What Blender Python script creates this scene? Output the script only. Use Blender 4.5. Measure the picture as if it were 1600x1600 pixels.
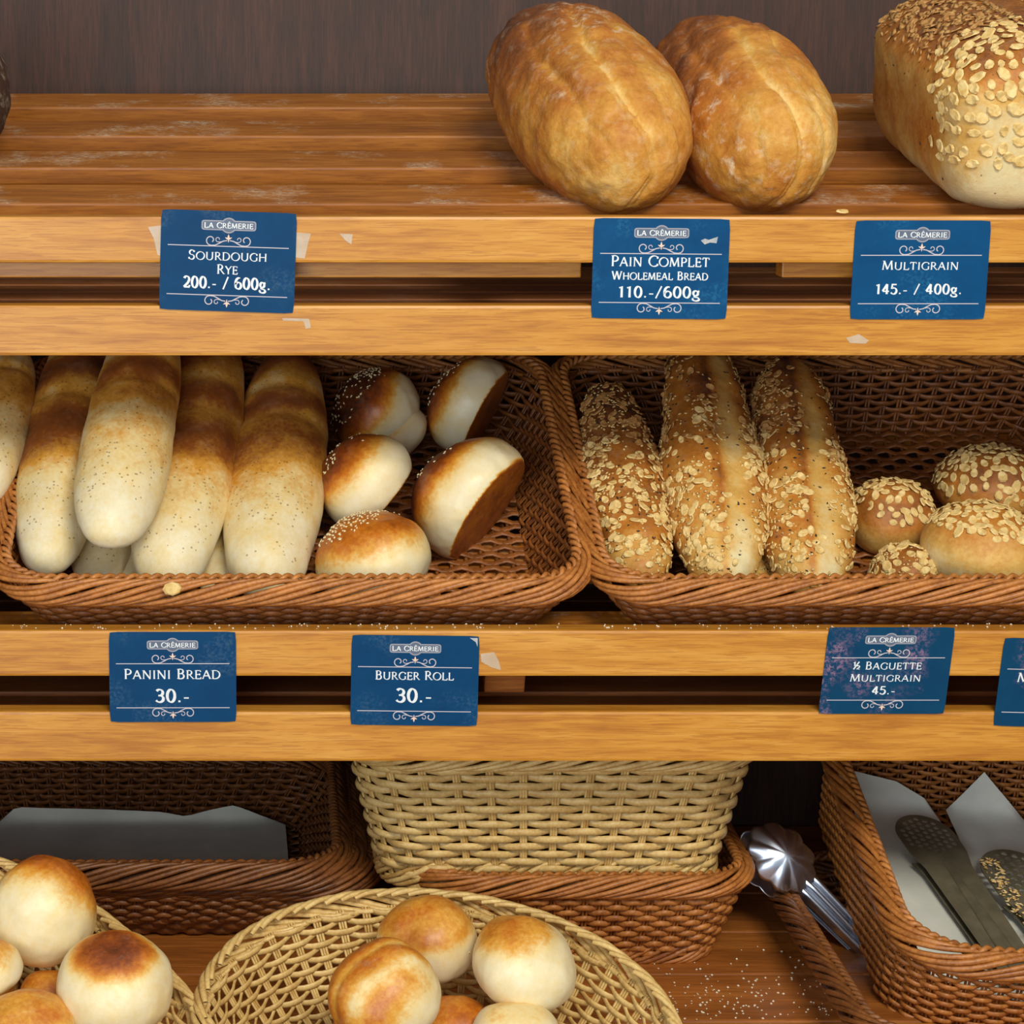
import bpy, bmesh, math, random
import numpy as np
from mathutils import Vector, Matrix, Euler

for o in list(bpy.data.objects): bpy.data.objects.remove(o)
scene = bpy.context.scene
COL = scene.collection
R = math.radians
random.seed(7); RNG = np.random.default_rng(11)

# ------------------------------------------------------------------ camera, light, exposure
CAM = Vector((-0.162, -1.6, 1.45)); PITCH = R(9.5); FPX = 3556.0; PX0, PY0 = 440.0, 715.0
cam = bpy.data.objects.new('camera', bpy.data.cameras.new('camera')); COL.objects.link(cam)
cam.location = CAM; cam.rotation_euler = (math.pi/2 - PITCH, 0, 0)
cam.data.sensor_width = 36; cam.data.lens = 36*FPX/1600
cam.data.shift_x = (800-PX0)/1600; cam.data.shift_y = -(800-PY0)/1600
cam.data.clip_start = 0.05
scene.camera = cam

w = bpy.data.worlds.new('world'); scene.world = w; w.use_nodes = True
w.node_tree.nodes['Background'].inputs[0].default_value = (0.88, 0.93, 1.0, 1)
w.node_tree.nodes['Background'].inputs[1].default_value = 0.42

def area(name, loc, target, sx, sy, power, color):
    l = bpy.data.lights.new(name, 'AREA'); l.shape = 'RECTANGLE'; l.size = sx; l.size_y = sy
    l.energy = power; l.color = color
    o = bpy.data.objects.new(name, l); COL.objects.link(o); o.location = loc
    o.rotation_euler = (Vector(target)-Vector(loc)).to_track_quat('-Z', 'Y').to_euler()
    return o
area('ceiling_lamp', (0.45, -2.2, 2.75), (0.02, 0.05, 1.1), 1.0, 0.6, 57, (1.0, 0.95, 0.83))
area('shop_window', (-1.1, -2.9, 1.35), (0, 0, 1.0), 2.0, 1.5, 40, (0.86, 0.93, 1.0))

scene.view_settings.view_transform = 'Standard'; scene.view_settings.look = 'None'
scene.view_settings.exposure = 0.0; scene.view_settings.gamma = 1.0
scene.view_settings.use_curve_mapping = False

# ------------------------------------------------------------------ helpers
def at(px, py, Y):
    d = Vector((0, math.cos(PITCH), -math.sin(PITCH))) + Vector((1, 0, 0))*((px-PX0)/FPX) \
        + Vector((0, math.sin(PITCH), math.cos(PITCH)))*((PY0-py)/FPX)
    return CAM + d*((Y-CAM.y)/d.y)
def zat(py, Y=0.0): return at(440, py, Y).z
def pxm(Y): return (1.6+Y)/FPX*1.015          # metres per pixel at depth Y

def srgb(r, g, b):
    f = lambda c: (c/255/12.92) if c/255 <= .04045 else ((c/255+.055)/1.055)**2.4
    return (f(r), f(g), f(b), 1)

def tag(o, label=None, cat=None, group=None, kind=None):
    if label: o['label'] = label
    if cat: o['category'] = cat
    if group: o['group'] = group
    if kind: o['kind'] = kind
    return o
def empty(name, M=None):
    o = bpy.data.objects.new(name, None); COL.objects.link(o); o.empty_display_size = .02
    if M is not None: o.matrix_world = M
    return o
def mesh_obj(name, me, mat=None, parent=None, M=None):
    o = bpy.data.objects.new(name, me); COL.objects.link(o)
    if mat and not me.materials: me.materials.append(mat)
    if M is not None: o.matrix_world = M
    if parent: o.parent = parent
    return o
def np_mesh(name, V, F, smooth=True):
    """V (n,3); F (m,k) all same size"""
    V = np.asarray(V, dtype=np.float32); F = np.asarray(F, dtype=np.int32)
    me = bpy.data.meshes.new(name); m, k = F.shape
    me.vertices.add(len(V)); me.vertices.foreach_set('co', V.ravel())
    me.loops.add(m*k); me.loops.foreach_set('vertex_index', F.ravel())
    me.polygons.add(m); me.polygons.foreach_set('loop_start', np.arange(0, m*k, k, dtype=np.int32))
    me.polygons.foreach_set('loop_total', np.full(m, k, dtype=np.int32))
    me.polygons.foreach_set('use_smooth', np.full(m, bool(smooth)))
    me.update(calc_edges=True); me.validate()
    return me
def attr(me, name, vals):
    a = me.attributes.new(name, 'FLOAT', 'POINT'); a.data.foreach_set('value', np.asarray(vals, dtype=np.float32))

def hash3(i, j, k, s):
    n = np.sin(i*127.1 + j*311.7 + k*74.7 + s*53.3)*43758.5453
    return n - np.floor(n)
def vnoise(P, scale, seed=0):
    q = P*scale; i = np.floor(q); f = q-i; f = f*f*(3-2*f); r = 0
    for a in (0, 1):
        for b in (0, 1):
            for c in (0, 1):
                wgt = (f[:, 0] if a else 1-f[:, 0])*(f[:, 1] if b else 1-f[:, 1])*(f[:, 2] if c else 1-f[:, 2])
                r = r + wgt*hash3(i[:, 0]+a, i[:, 1]+b, i[:, 2]+c, seed)
    return r*2-1
def fbm(P, scale, seed=0, oct=3):
    r = 0; a = 1
    for k in range(oct): r = r + a*vnoise(P, scale*2**k, seed+k*7); a *= .5
    return r/1.75
def sstep(a, b, x):
    t = np.clip((x-a)/(b-a), 0, 1); return t*t*(3-2*t)

# ------------------------------------------------------------------ materials
def new_mat(name):
    m = bpy.data.materials.new(name); m.use_nodes = True
    nt = m.node_tree; return m, nt, nt.nodes, nt.links, nt.nodes['Principled BSDF']
def N(nt, t, **kw):
    n = nt.nodes.new(t)
    for k, v in kw.items():
        if k in ('op',): n.operation = v
        else: n.inputs[k.replace('_', ' ')].default_value = v
    return n
def ramp(nt, stops, fac):
    r = nt.nodes.new('ShaderNodeValToRGB'); e = r.color_ramp.elements
    while len(e) < len(stops): e.new(.5)
    for i, (p, c) in enumerate(stops): e[i].position = p; e[i].color = c
    nt.links.new(fac, r.inputs[0]); return r.outputs[0]
def mathn(nt, op, a, b=None, clamp=False):
    n = nt.nodes.new('ShaderNodeMath'); n.operation = op; n.use_clamp = clamp
    for i, v in enumerate((a, b)):
        if v is None: continue
        if isinstance(v, (int, float)): n.inputs[i].default_value = v
        else: nt.links.new(v, n.inputs[i])
    return n.outputs[0]
def mixc(nt, fac, a, b):
    n = nt.nodes.new('ShaderNodeMix'); n.data_type = 'RGBA'
    for s, v in ((0, fac), (6, a), (7, b)):
        if isinstance(v, (int, float)): n.inputs[s].default_value = v
        elif isinstance(v, tuple): n.inputs[s].default_value = v
        else: nt.links.new(v, n.inputs[s])
    return n.outputs[2]
def noise(nt, vec, scale, detail=4, rough=.55, dist=0):
    n = nt.nodes.new('ShaderNodeTexNoise'); n.inputs['Scale'].default_value = scale
    n.inputs['Detail'].default_value = detail; n.inputs['Roughness'].default_value = rough
    n.inputs['Distortion'].default_value = dist
    if vec is not None: nt.links.new(vec, n.inputs['Vector'])
    return n.outputs[0]
def coords(nt, scale=(1, 1, 1), rnd=True):
    tc = nt.nodes.new('ShaderNodeTexCoord'); mp = nt.nodes.new('ShaderNodeMapping')
    mp.inputs['Scale'].default_value = scale
    nt.links.new(tc.outputs['Object'], mp.inputs['Vector'])
    if rnd:
        oi = nt.nodes.new('ShaderNodeObjectInfo'); m = mathn(nt, 'MULTIPLY', oi.outputs['Random'], 37.0)
        nt.links.new(m, mp.inputs['Location'])
    return mp.outputs[0]
def bump(nt, bsdf, h, strength=.3, dist=.001):
    b = nt.nodes.new('ShaderNodeBump'); b.inputs['Strength'].default_value = strength
    b.inputs['Distance'].default_value = dist
    nt.links.new(h, b.inputs['Height']); nt.links.new(b.outputs[0], bsdf.inputs['Normal'])
def attrn(nt, name):
    a = nt.nodes.new('ShaderNodeAttribute'); a.attribute_name = name; return a.outputs['Fac']

def wood(name, c0, c1, c2, rough=.5, flour=0.0, coat=.0, vertical=False):
    m, nt, nd, lk, bs = new_mat(name)
    v = coords(nt, (3, 40, 40) if not vertical else (45, 45, 3))
    v2 = coords(nt, (1.2, 9, 9) if not vertical else (9, 9, 1.2))
    g = noise(nt, v, 6, 6, .65, .6); h = noise(nt, v2, 3, 3, .5, 1.2)
    x = mathn(nt, 'ADD', mathn(nt, 'MULTIPLY', g, .55), mathn(nt, 'MULTIPLY', h, .45))
    c = ramp(nt, [(.30, c0), (.50, c1), (.70, c2)], x)
    fine = noise(nt, coords(nt, (12, 300, 300) if not vertical else (260, 260, 14)), 3, 2, .5)
    c = mixc(nt, mathn(nt, 'MULTIPLY', mathn(nt, 'GREATER_THAN', fine, .58), .45), c, c0)
    if flour:
        f1 = noise(nt, coords(nt, (1, 1, 1)), 14, 6, .75); f2 = noise(nt, coords(nt, (1, 2.5, 2.5)), 190, 3, .8)
        big = mathn(nt, 'SMOOTH_MIN', 1, 1)
        k = nt.nodes.new('ShaderNodeMapRange'); k.inputs[1].default_value = .50; k.inputs[2].default_value = .72
        lk.new(f1, k.inputs[0])
        k2 = nt.nodes.new('ShaderNodeMapRange'); k2.inputs[1].default_value = .40; k2.inputs[2].default_value = .62
        lk.new(f2, k2.inputs[0])
        geo = nt.nodes.new('ShaderNodeNewGeometry'); sp = nt.nodes.new('ShaderNodeSeparateXYZ')
        lk.new(geo.outputs['Normal'], sp.inputs[0])
        up = mathn(nt, 'GREATER_THAN', sp.outputs['Z'], .6)
        fm = mathn(nt, 'MULTIPLY', mathn(nt, 'MULTIPLY', k.outputs[0], k2.outputs[0]), mathn(nt, 'MULTIPLY', up, flour))
        c = mixc(nt, fm, c, srgb(222, 205, 175))
    lk.new(c, bs.inputs['Base Color']); bs.inputs['Roughness'].default_value = rough
    bs.inputs['Coat Weight'].default_value = coat; bs.inputs['Coat Roughness'].default_value = .3
    bump(nt, bs, g, .12, .0006)
    return m

def crust(name, stops, rough=.55, fl=1.0, speckc=None, bumps=.35, sheen=.25, mott=.55):
    m, nt, nd, lk, bs = new_mat(name)
    v = coords(nt)
    b = attrn(nt, 'bake'); fa = attrn(nt, 'flour'); sa = attrn(nt, 'speck')
    n1 = noise(nt, v, 42, 5, .6); n2 = noise(nt, v, 300, 3, .6); n3 = noise(nt, v, 95, 5, .7)
    x = mathn(nt, 'ADD', b, mathn(nt, 'MULTIPLY', mathn(nt, 'SUBTRACT', n1, .5), mott))
    x = mathn(nt, 'ADD', x, mathn(nt, 'MULTIPLY', mathn(nt, 'SUBTRACT', n2, .5), .30), True)
    c = ramp(nt, stops, x)
    # loose flour caught on the crust
    k = nt.nodes.new('ShaderNodeMapRange'); k.inputs[1].default_value = .52; k.inputs[2].default_value = .74
    lk.new(n3, k.inputs[0])
    c = mixc(nt, mathn(nt, 'MULTIPLY', mathn(nt, 'MULTIPLY', k.outputs[0], fa), fl, True), c, srgb(236, 222, 190))
    # herb or seed specks
    vo = nt.nodes.new('ShaderNodeTexVoronoi'); vo.inputs['Scale'].default_value = 300; lk.new(v, vo.inputs['Vector'])
    sm = mathn(nt, 'LESS_THAN', vo.outputs['Distance'], .26)
    sel = nt.nodes.new('ShaderNodeSeparateColor'); lk.new(vo.outputs['Color'], sel.inputs[0])
    sm = mathn(nt, 'MULTIPLY', sm, mathn(nt, 'LESS_THAN', sel.outputs[0], sa))
    c = mixc(nt, mathn(nt, 'MULTIPLY', sm, .6), c, speckc or srgb(112, 78, 20))
    lk.new(c, bs.inputs['Base Color']); bs.inputs['Roughness'].default_value = rough
    bs.inputs['Subsurface Weight'].default_value = .06; bs.inputs['Subsurface Radius'].default_value = (.006, .003, .0015)
    bs.inputs['Coat Weight'].default_value = sheen; bs.inputs['Coat Roughness'].default_value = .42
    hh = mathn(nt, 'ADD', mathn(nt, 'MULTIPLY', n3, .6), mathn(nt, 'MULTIPLY', n2, .4))
    bump(nt, bs, hh, bumps, .0016)
    return m
def plain(name, c, rough=.6, metal=0.0, var=.0, c2=None, vs=60, bmp=0.0, alpha=None, coat=0):
    m, nt, nd, lk, bs = new_mat(name)
    if var or c2:
        n = noise(nt, coords(nt), vs, 4, .6)
        k = nt.nodes.new('ShaderNodeMapRange'); k.inputs[1].default_value = .35; k.inputs[2].default_value = .65
        lk.new(n, k.inputs[0])
        lk.new(mixc(nt, k.outputs[0], c, c2 or tuple(x*(1-var) for x in c[:3])+(1,)), bs.inputs['Base Color'])
        if bmp: bump(nt, bs, n, bmp, .001)
    else: bs.inputs['Base Color'].default_value = c
    bs.inputs['Roughness'].default_value = rough; bs.inputs['Metallic'].default_value = metal
    bs.inputs['Coat Weight'].default_value = coat
    if alpha is not None: bs.inputs['Alpha'].default_value = alpha
    return m
def reed(name, c0, c1, rough=.5):
    m, nt, nd, lk, bs = new_mat(name)
    geo = nt.nodes.new('ShaderNodeNewGeometry')
    n = noise(nt, coords(nt), 55, 3, .6); n2 = noise(nt, coords(nt), 420, 2, .5)
    x = mathn(nt, 'ADD', mathn(nt, 'MULTIPLY', n, .6), mathn(nt, 'MULTIPLY', n2, .4))
    x = mathn(nt, 'ADD', x, mathn(nt, 'MULTIPLY', mathn(nt, 'SUBTRACT', geo.outputs['Random Per Island'], .5), .25))
    lk.new(ramp(nt, [(.32, c0), (.66, c1)], x), bs.inputs['Base Color'])
    bs.inputs['Roughness'].default_value = rough
    bs.inputs['Coat Weight'].default_value = .15; bs.inputs['Coat Roughness'].default_value = .35
    return m

M_BOARD = wood('oiled_board', srgb(158, 92, 20), srgb(198, 134, 42), srgb(216, 158, 70), .42, 0, .12)
M_SLAT = wood('slat_wood', srgb(120, 64, 14), srgb(160, 94, 26), srgb(190, 122, 44), .5, 1.0, .05)
M_SLAT_DULL = wood('shelf_wood', srgb(118, 66, 26), srgb(158, 92, 36), srgb(186, 118, 54), .55, .3)
M_FLOORW = wood('counter_wood', srgb(120, 66, 24), srgb(168, 98, 38), srgb(196, 122, 54), .45, 0)
M_PANEL = wood('back_laminate', srgb(34, 16, 8), srgb(62, 32, 18), srgb(86, 48, 28), .6, 0, .0, True)
PALE = srgb(234, 222, 184); CREAM = srgb(232, 204, 138); GOLD = srgb(220, 158, 58); AMB = srgb(192, 108, 20); BRN = srgb(134, 62, 12); DRK = srgb(70, 30, 10)
M_ROLL = crust('roll_crust', [(0, PALE), (.28, CREAM), (.45, GOLD), (.62, AMB), (.82, BRN), (1, DRK)], .45, .25, bumps=.16, sheen=.3)
M_PANINI = crust('panini_crust', [(0, srgb(230, 219, 184)), (.22, srgb(224, 198, 134)), (.40, srgb(208, 148, 50)), (.62, srgb(150, 82, 22)), (1, srgb(76, 34, 10))], .6, .35, bumps=.22, sheen=.1)
M_WHOLE = crust('wholemeal_crust', [(0, srgb(226, 188, 110)), (.22, srgb(204, 144, 54)), (.45, srgb(176, 104, 26)), (.7, srgb(128, 68, 14)), (1, srgb(76, 38, 10))], .68, .8, bumps=.8, sheen=.05)
M_MULTI = crust('multigrain_crust', [(0, srgb(226, 210, 160)), (.3, srgb(214, 168, 84)), (.55, srgb(186, 116, 34)), (.8, srgb(128, 70, 18)), (1, srgb(70, 38, 12))], .62, .35, speckc=srgb(50, 44, 36), bumps=.4, sheen=.08)
M_RYE = crust('rye_crust', [(0, srgb(180, 150, 110)), (.5, srgb(90, 55, 32)), (1, srgb(40, 24, 16))], .7, .9, bumps=.8, sheen=.0)
M_OAT = plain('oat_flake', srgb(232, 205, 140), .6, c2=srgb(212, 172, 96), vs=300)
M_OATD = plain('toasted_oat', srgb(196, 150, 84), .6, c2=srgb(160, 108, 52), vs=300)
M_SES = plain('sesame', srgb(240, 222, 170), .5)
M_BLK = plain('black_sesame', srgb(40, 36, 32), .5)
M_BROWNREED = reed('brown_reed', srgb(128, 68, 20), srgb(196, 126, 58))
M_BROWNWEAVE = reed('brown_weave_reed', srgb(100, 52, 18), srgb(164, 98, 42))
M_DKREED = reed('dark_reed', srgb(84, 44, 16), srgb(142, 86, 38))
M_LTREED = reed('light_reed', srgb(182, 140, 72), srgb(226, 194, 124))
M_PAPER = plain('baking_paper', srgb(234, 234, 222), .75, c2=srgb(214, 216, 204), vs=18, bmp=.3)
M_STEEL = plain('steel', srgb(205, 216, 232), .28, 1.0)
M_DULL = plain('dull_steel', srgb(132, 124, 100), .42, .25, c2=srgb(104, 98, 78), vs=40)
M_TAPE = plain('clear_tape', srgb(236, 226, 205), .25, c2=srgb(220, 205, 176), vs=80, alpha=.35)
M_WHITE = plain('card_ink', srgb(222, 226, 226), .5)
M_INKP = plain('ornament_ink', srgb(196, 186, 190), .5)
M_INKG = plain('badge_ink', srgb(150, 148, 156), .5)
M_INKB = plain('badge_inner_ink', srgb(88, 100, 120), .5)
M_FLEUR = plain('fleur_ink', srgb(230, 200, 178), .5)

def card_mat(name, c, c2, wear, scuff):
    m, nt, nd, lk, bs = new_mat(name)
    v = coords(nt)
    n = noise(nt, v, 40, 5, .7)
    col = mixc(nt, n, c, c2)
    a = noise(nt, v, 26, 2, .5); b2 = noise(nt, v, 420, 3, .7)
    k = nt.nodes.new('ShaderNodeMapRange'); k.inputs[1].default_value = .52; k.inputs[2].default_value = .66; lk.new(a, k.inputs[0])
    k2 = nt.nodes.new('ShaderNodeMapRange'); k2.inputs[1].default_value = .45; k2.inputs[2].default_value = .65; lk.new(b2, k2.inputs[0])
    col = mixc(nt, mathn(nt, 'MULTIPLY', mathn(nt, 'MULTIPLY', k.outputs[0], k2.outputs[0]), wear), col, scuff)
    lk.new(col, bs.inputs['Base Color']); bs.inputs['Roughness'].default_value = .45; bs.inputs['Specular IOR Level'].default_value = .15
    bump(nt, bs, noise(nt, v, 90, 3, .6), .15, .0006)
    return m
M_CARD = card_mat('card_blue', srgb(0, 48, 88), srgb(0, 68, 110), .15, srgb(120, 150, 160))
M_CARDB = card_mat('card_blue_bright', srgb(0, 54, 98), srgb(2, 80, 126), .25, srgb(60, 150, 190))
M_CARDW = card_mat('card_blue_worn', srgb(2, 48, 82), srgb(10, 70, 102), .8, srgb(150, 116, 140))

# ------------------------------------------------------------------ boards
def board_mesh(name, sx, sy, sz, bev=.0015, seg=2):
    bm = bmesh.new(); bmesh.ops.create_cube(bm, size=1)
    bmesh.ops.scale(bm, vec=(sx, sy, sz), verts=bm.verts)
    bmesh.ops.bevel(bm, geom=bm.edges[:], offset=bev, segments=seg, affect='EDGES', profile=.6)
    me = bpy.data.meshes.new(name); bm.to_mesh(me); bm.free()
    for p in me.polygons: p.use_smooth = False
    return me
def board(name, x0, x1, y0, y1, z0, z1, mat, parent=None, bev=.0015, M=None):
    """M: optional local frame the box is given in"""
    me = board_mesh(name, x1-x0, y1-y0, z1-z0, bev)
    L = Matrix.Translation(((x0+x1)/2, (y0+y1)/2, (z0+z1)/2))
    o = bpy.data.objects.new(name, me); COL.objects.link(o); me.materials.append(mat)
    o.matrix_world = (M @ L) if M is not None else L
    if parent:
        bpy.context.view_layer.update()
        o.parent = parent; o.matrix_parent_inverse = parent.matrix_world.inverted()
    return o

XL, XR = -0.80, 0.90
Z1 = zat(338); Z1b = zat(411); Z1c = zat(477); Z1d = zat(556)
Z2 = zat(985); Z2b = zat(1057); Z2c = zat(1112); Z2d = zat(1190)
Z3 = Z2 - (Z1-Z2)
print('Z', Z3-CAM.z, Z1, Z1b, Z1c, Z1d, Z2, Z2b, Z2c, Z2d, Z3)
YB = .45
fl_ = board('floor', -2.5, 2.5, -4, .6, -.05, 0, plain('floor_tile', srgb(150, 138, 122), .6))
tag(fl_, 'plain shop floor in front of the shelf', None, kind='structure')
unit = empty('display_shelf', Matrix.Translation((0, .2, 0)))
tag(unit, 'brown wooden bakery display shelf with dark laminate back panel holding all the racks', 'shelf')
board('back_panel', XL, XR, YB, YB+.015, .0, 1.95, M_PANEL, unit)
board('side_panel', XL-.02, XL, -.0, YB+.015, .0, 1.95, M_PANEL, unit)
board('side_panel', XR, XR+.02, -.0, YB+.015, .0, 1.95, M_PANEL, unit)
for (za, zb) in ((Z1c, Z1d), (Z2c, Z2d)):
    board('front_board', XL, XR, 0, .02, zb, za, M_BOARD, unit, .0022)
    y = .03
    while y < YB-.03:
        board('shelf_slat', XL, XR, y, y+.05, za-.024, za-.010, M_SLAT_DULL, unit)
        y += .0615
# bottom counter boards of the unit
y = .0
while y < YB-.02:
    board('counter_board', XL, XR, y, min(y+.088, YB), Z3-.02, Z3, M_FLOORW, unit, .002); y += .0895
board('front_board', XL, XR, -.02, -.0005, Z3-.06, Z3-.001, M_BOARD, unit, .0022)
ZL = Z3-.075
board('front_ledge', XL, XR, -.42, -.021, ZL-.025, ZL, M_FLOORW, unit, .002)
board('base_cabinet', XL, XR, -.40, YB, .0, ZL-.026, M_PANEL, unit, .003)

def rack(zt, zb, tilt, drop, label, n, period, sw, st, y0=.02, gap_strips=()):
    M = Matrix.Translation((0, .012, zt-drop)) @ Matrix.Rotation(tilt, 4, 'X')
    e = empty('slatted_rack', M); tag(e, label, 'rack', 'tilted slatted bread racks')
    board('front_board', XL+.002, XR-.002, 0, .020, zb, zt, M_BOARD, e, .0022)
    for i in range(n):
        y = y0 + i*period
        board('slat', XL+.004, XR-.004, y, y+sw, -st, 0, M_SLAT, e, .0018, M)
    for (xa, xb) in gap_strips:  # paler board strips behind the front board, only along the given stretches
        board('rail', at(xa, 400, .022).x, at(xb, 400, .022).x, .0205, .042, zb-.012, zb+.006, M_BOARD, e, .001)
    for x in (-.55, -.012, .5, .78):
        board('cross_bar', x, x+.03, .012, .012+n*period-.01, -st-.022, -st-.0005, M_SLAT_DULL, e, .0015, M)
    return M
T1, T2 = R(12), R(22)
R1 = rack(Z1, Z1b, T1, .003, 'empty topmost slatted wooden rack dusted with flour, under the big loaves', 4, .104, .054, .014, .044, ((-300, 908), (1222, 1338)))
R2 = rack(Z2, Z2b, T2, .031, 'slatted wooden rack under the two brown baskets of paninis and baguettes', 4, .101, .052, .010)

# ------------------------------------------------------------------ wicker
def tube_arrays(P, rn, rb, NN, BB, sides=6, closed=False, cap=True):
    """P (n,3) path, NN,BB frame (n,3); elliptical section"""
    n = len(P); a = np.arange(sides)*2*np.pi/sides
    V = P[:, None, :] + NN[:, None, :]*(np.cos(a)*1.0)[None, :, None]*np.reshape(rn, (-1, 1, 1)) + BB[:, None, :]*(np.sin(a))[None, :, None]*np.reshape(rb, (-1, 1, 1))
    V = V.reshape(-1, 3)
    m = n if closed else n-1
    i = np.arange(m)[:, None]; j = np.arange(sides)[None, :]
    i2 = (i+1) % n; j2 = (j+1) % sides
    F = np.stack([i*sides+j, i*sides+j2, i2*sides+j2, i2*sides+j], -1).reshape(-1, 4)
    return V, F
class Acc:
    def __init__(s): s.V = []; s.F = []; s.n = 0
    def add(s, V, F): s.V.append(V); s.F.append(F+s.n); s.n += len(V)
    def mesh(s, name, smooth=True): return np_mesh(name, np.concatenate(s.V), np.concatenate(s.F), smooth)
def frames(P, closed=False):
    if closed: T = np.roll(P, -1, 0)-np.roll(P, 1, 0)
    else: T = np.gradient(P, axis=0)
    T /= np.linalg.norm(T, axis=1)[:, None]+1e-12
    up = np.tile([0., 0, 1.], (len(P), 1))
    bad = np.abs(T[:, 2]) > .95
    up[bad] = [0, 1, 0]
    Nn = np.cross(T, up); Nn /= np.linalg.norm(Nn, axis=1)[:, None]+1e-12
    B = np.cross(Nn, T); return Nn, B
def perim(a, b, r, n, oval=False):
    """n points round a rounded rectangle (or ellipse), start front centre, running to +x; returns P, outward normal (x,y)"""
    if oval:
        t = np.linspace(0, 2*np.pi, 4001)[:-1]
        P = np.stack([a*np.sin(t), -b*np.cos(t)], -1)
    else:
        seg = []
        def line(p, q, m=200): seg.append(np.linspace(p, q, m, endpoint=False))
        def arc(c, a0, a1, m=200):
            tt = np.linspace(a0, a1, m, endpoint=False); seg.append(np.stack([c[0]+r*np.cos(tt), c[1]+r*np.sin(tt)], -1))
        hp = np.pi/2
        line((0, -b), (a-r, -b)); arc((a-r, -b+r), -hp, 0); line((a, -b+r), (a, b-r)); arc((a-r, b-r), 0, hp)
        line((a-r, b), (-a+r, b)); arc((-a+r, b-r), hp, 2*hp); line((-a, b-r), (-a, -b+r)); arc((-a+r, -b+r), 2*hp, 3*hp)
        line((-a+r, -b), (0, -b))
        P = np.concatenate(seg)
    Q = np.vstack([P, P[:1]]); d = np.r_[0, np.cumsum(np.linalg.norm(np.diff(Q, axis=0), axis=1))]
    s = np.linspace(0, d[-1], n, endpoint=False)
    X = np.stack([np.interp(s, d, Q[:, 0]), np.interp(s, d, Q[:, 1])], -1)
    T = np.roll(X, -1, 0)-np.roll(X, 1, 0); T /= np.linalg.norm(T, axis=1)[:, None]
    return X, np.stack([T[:, 1], -T[:, 0]], -1), d[-1]

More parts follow.
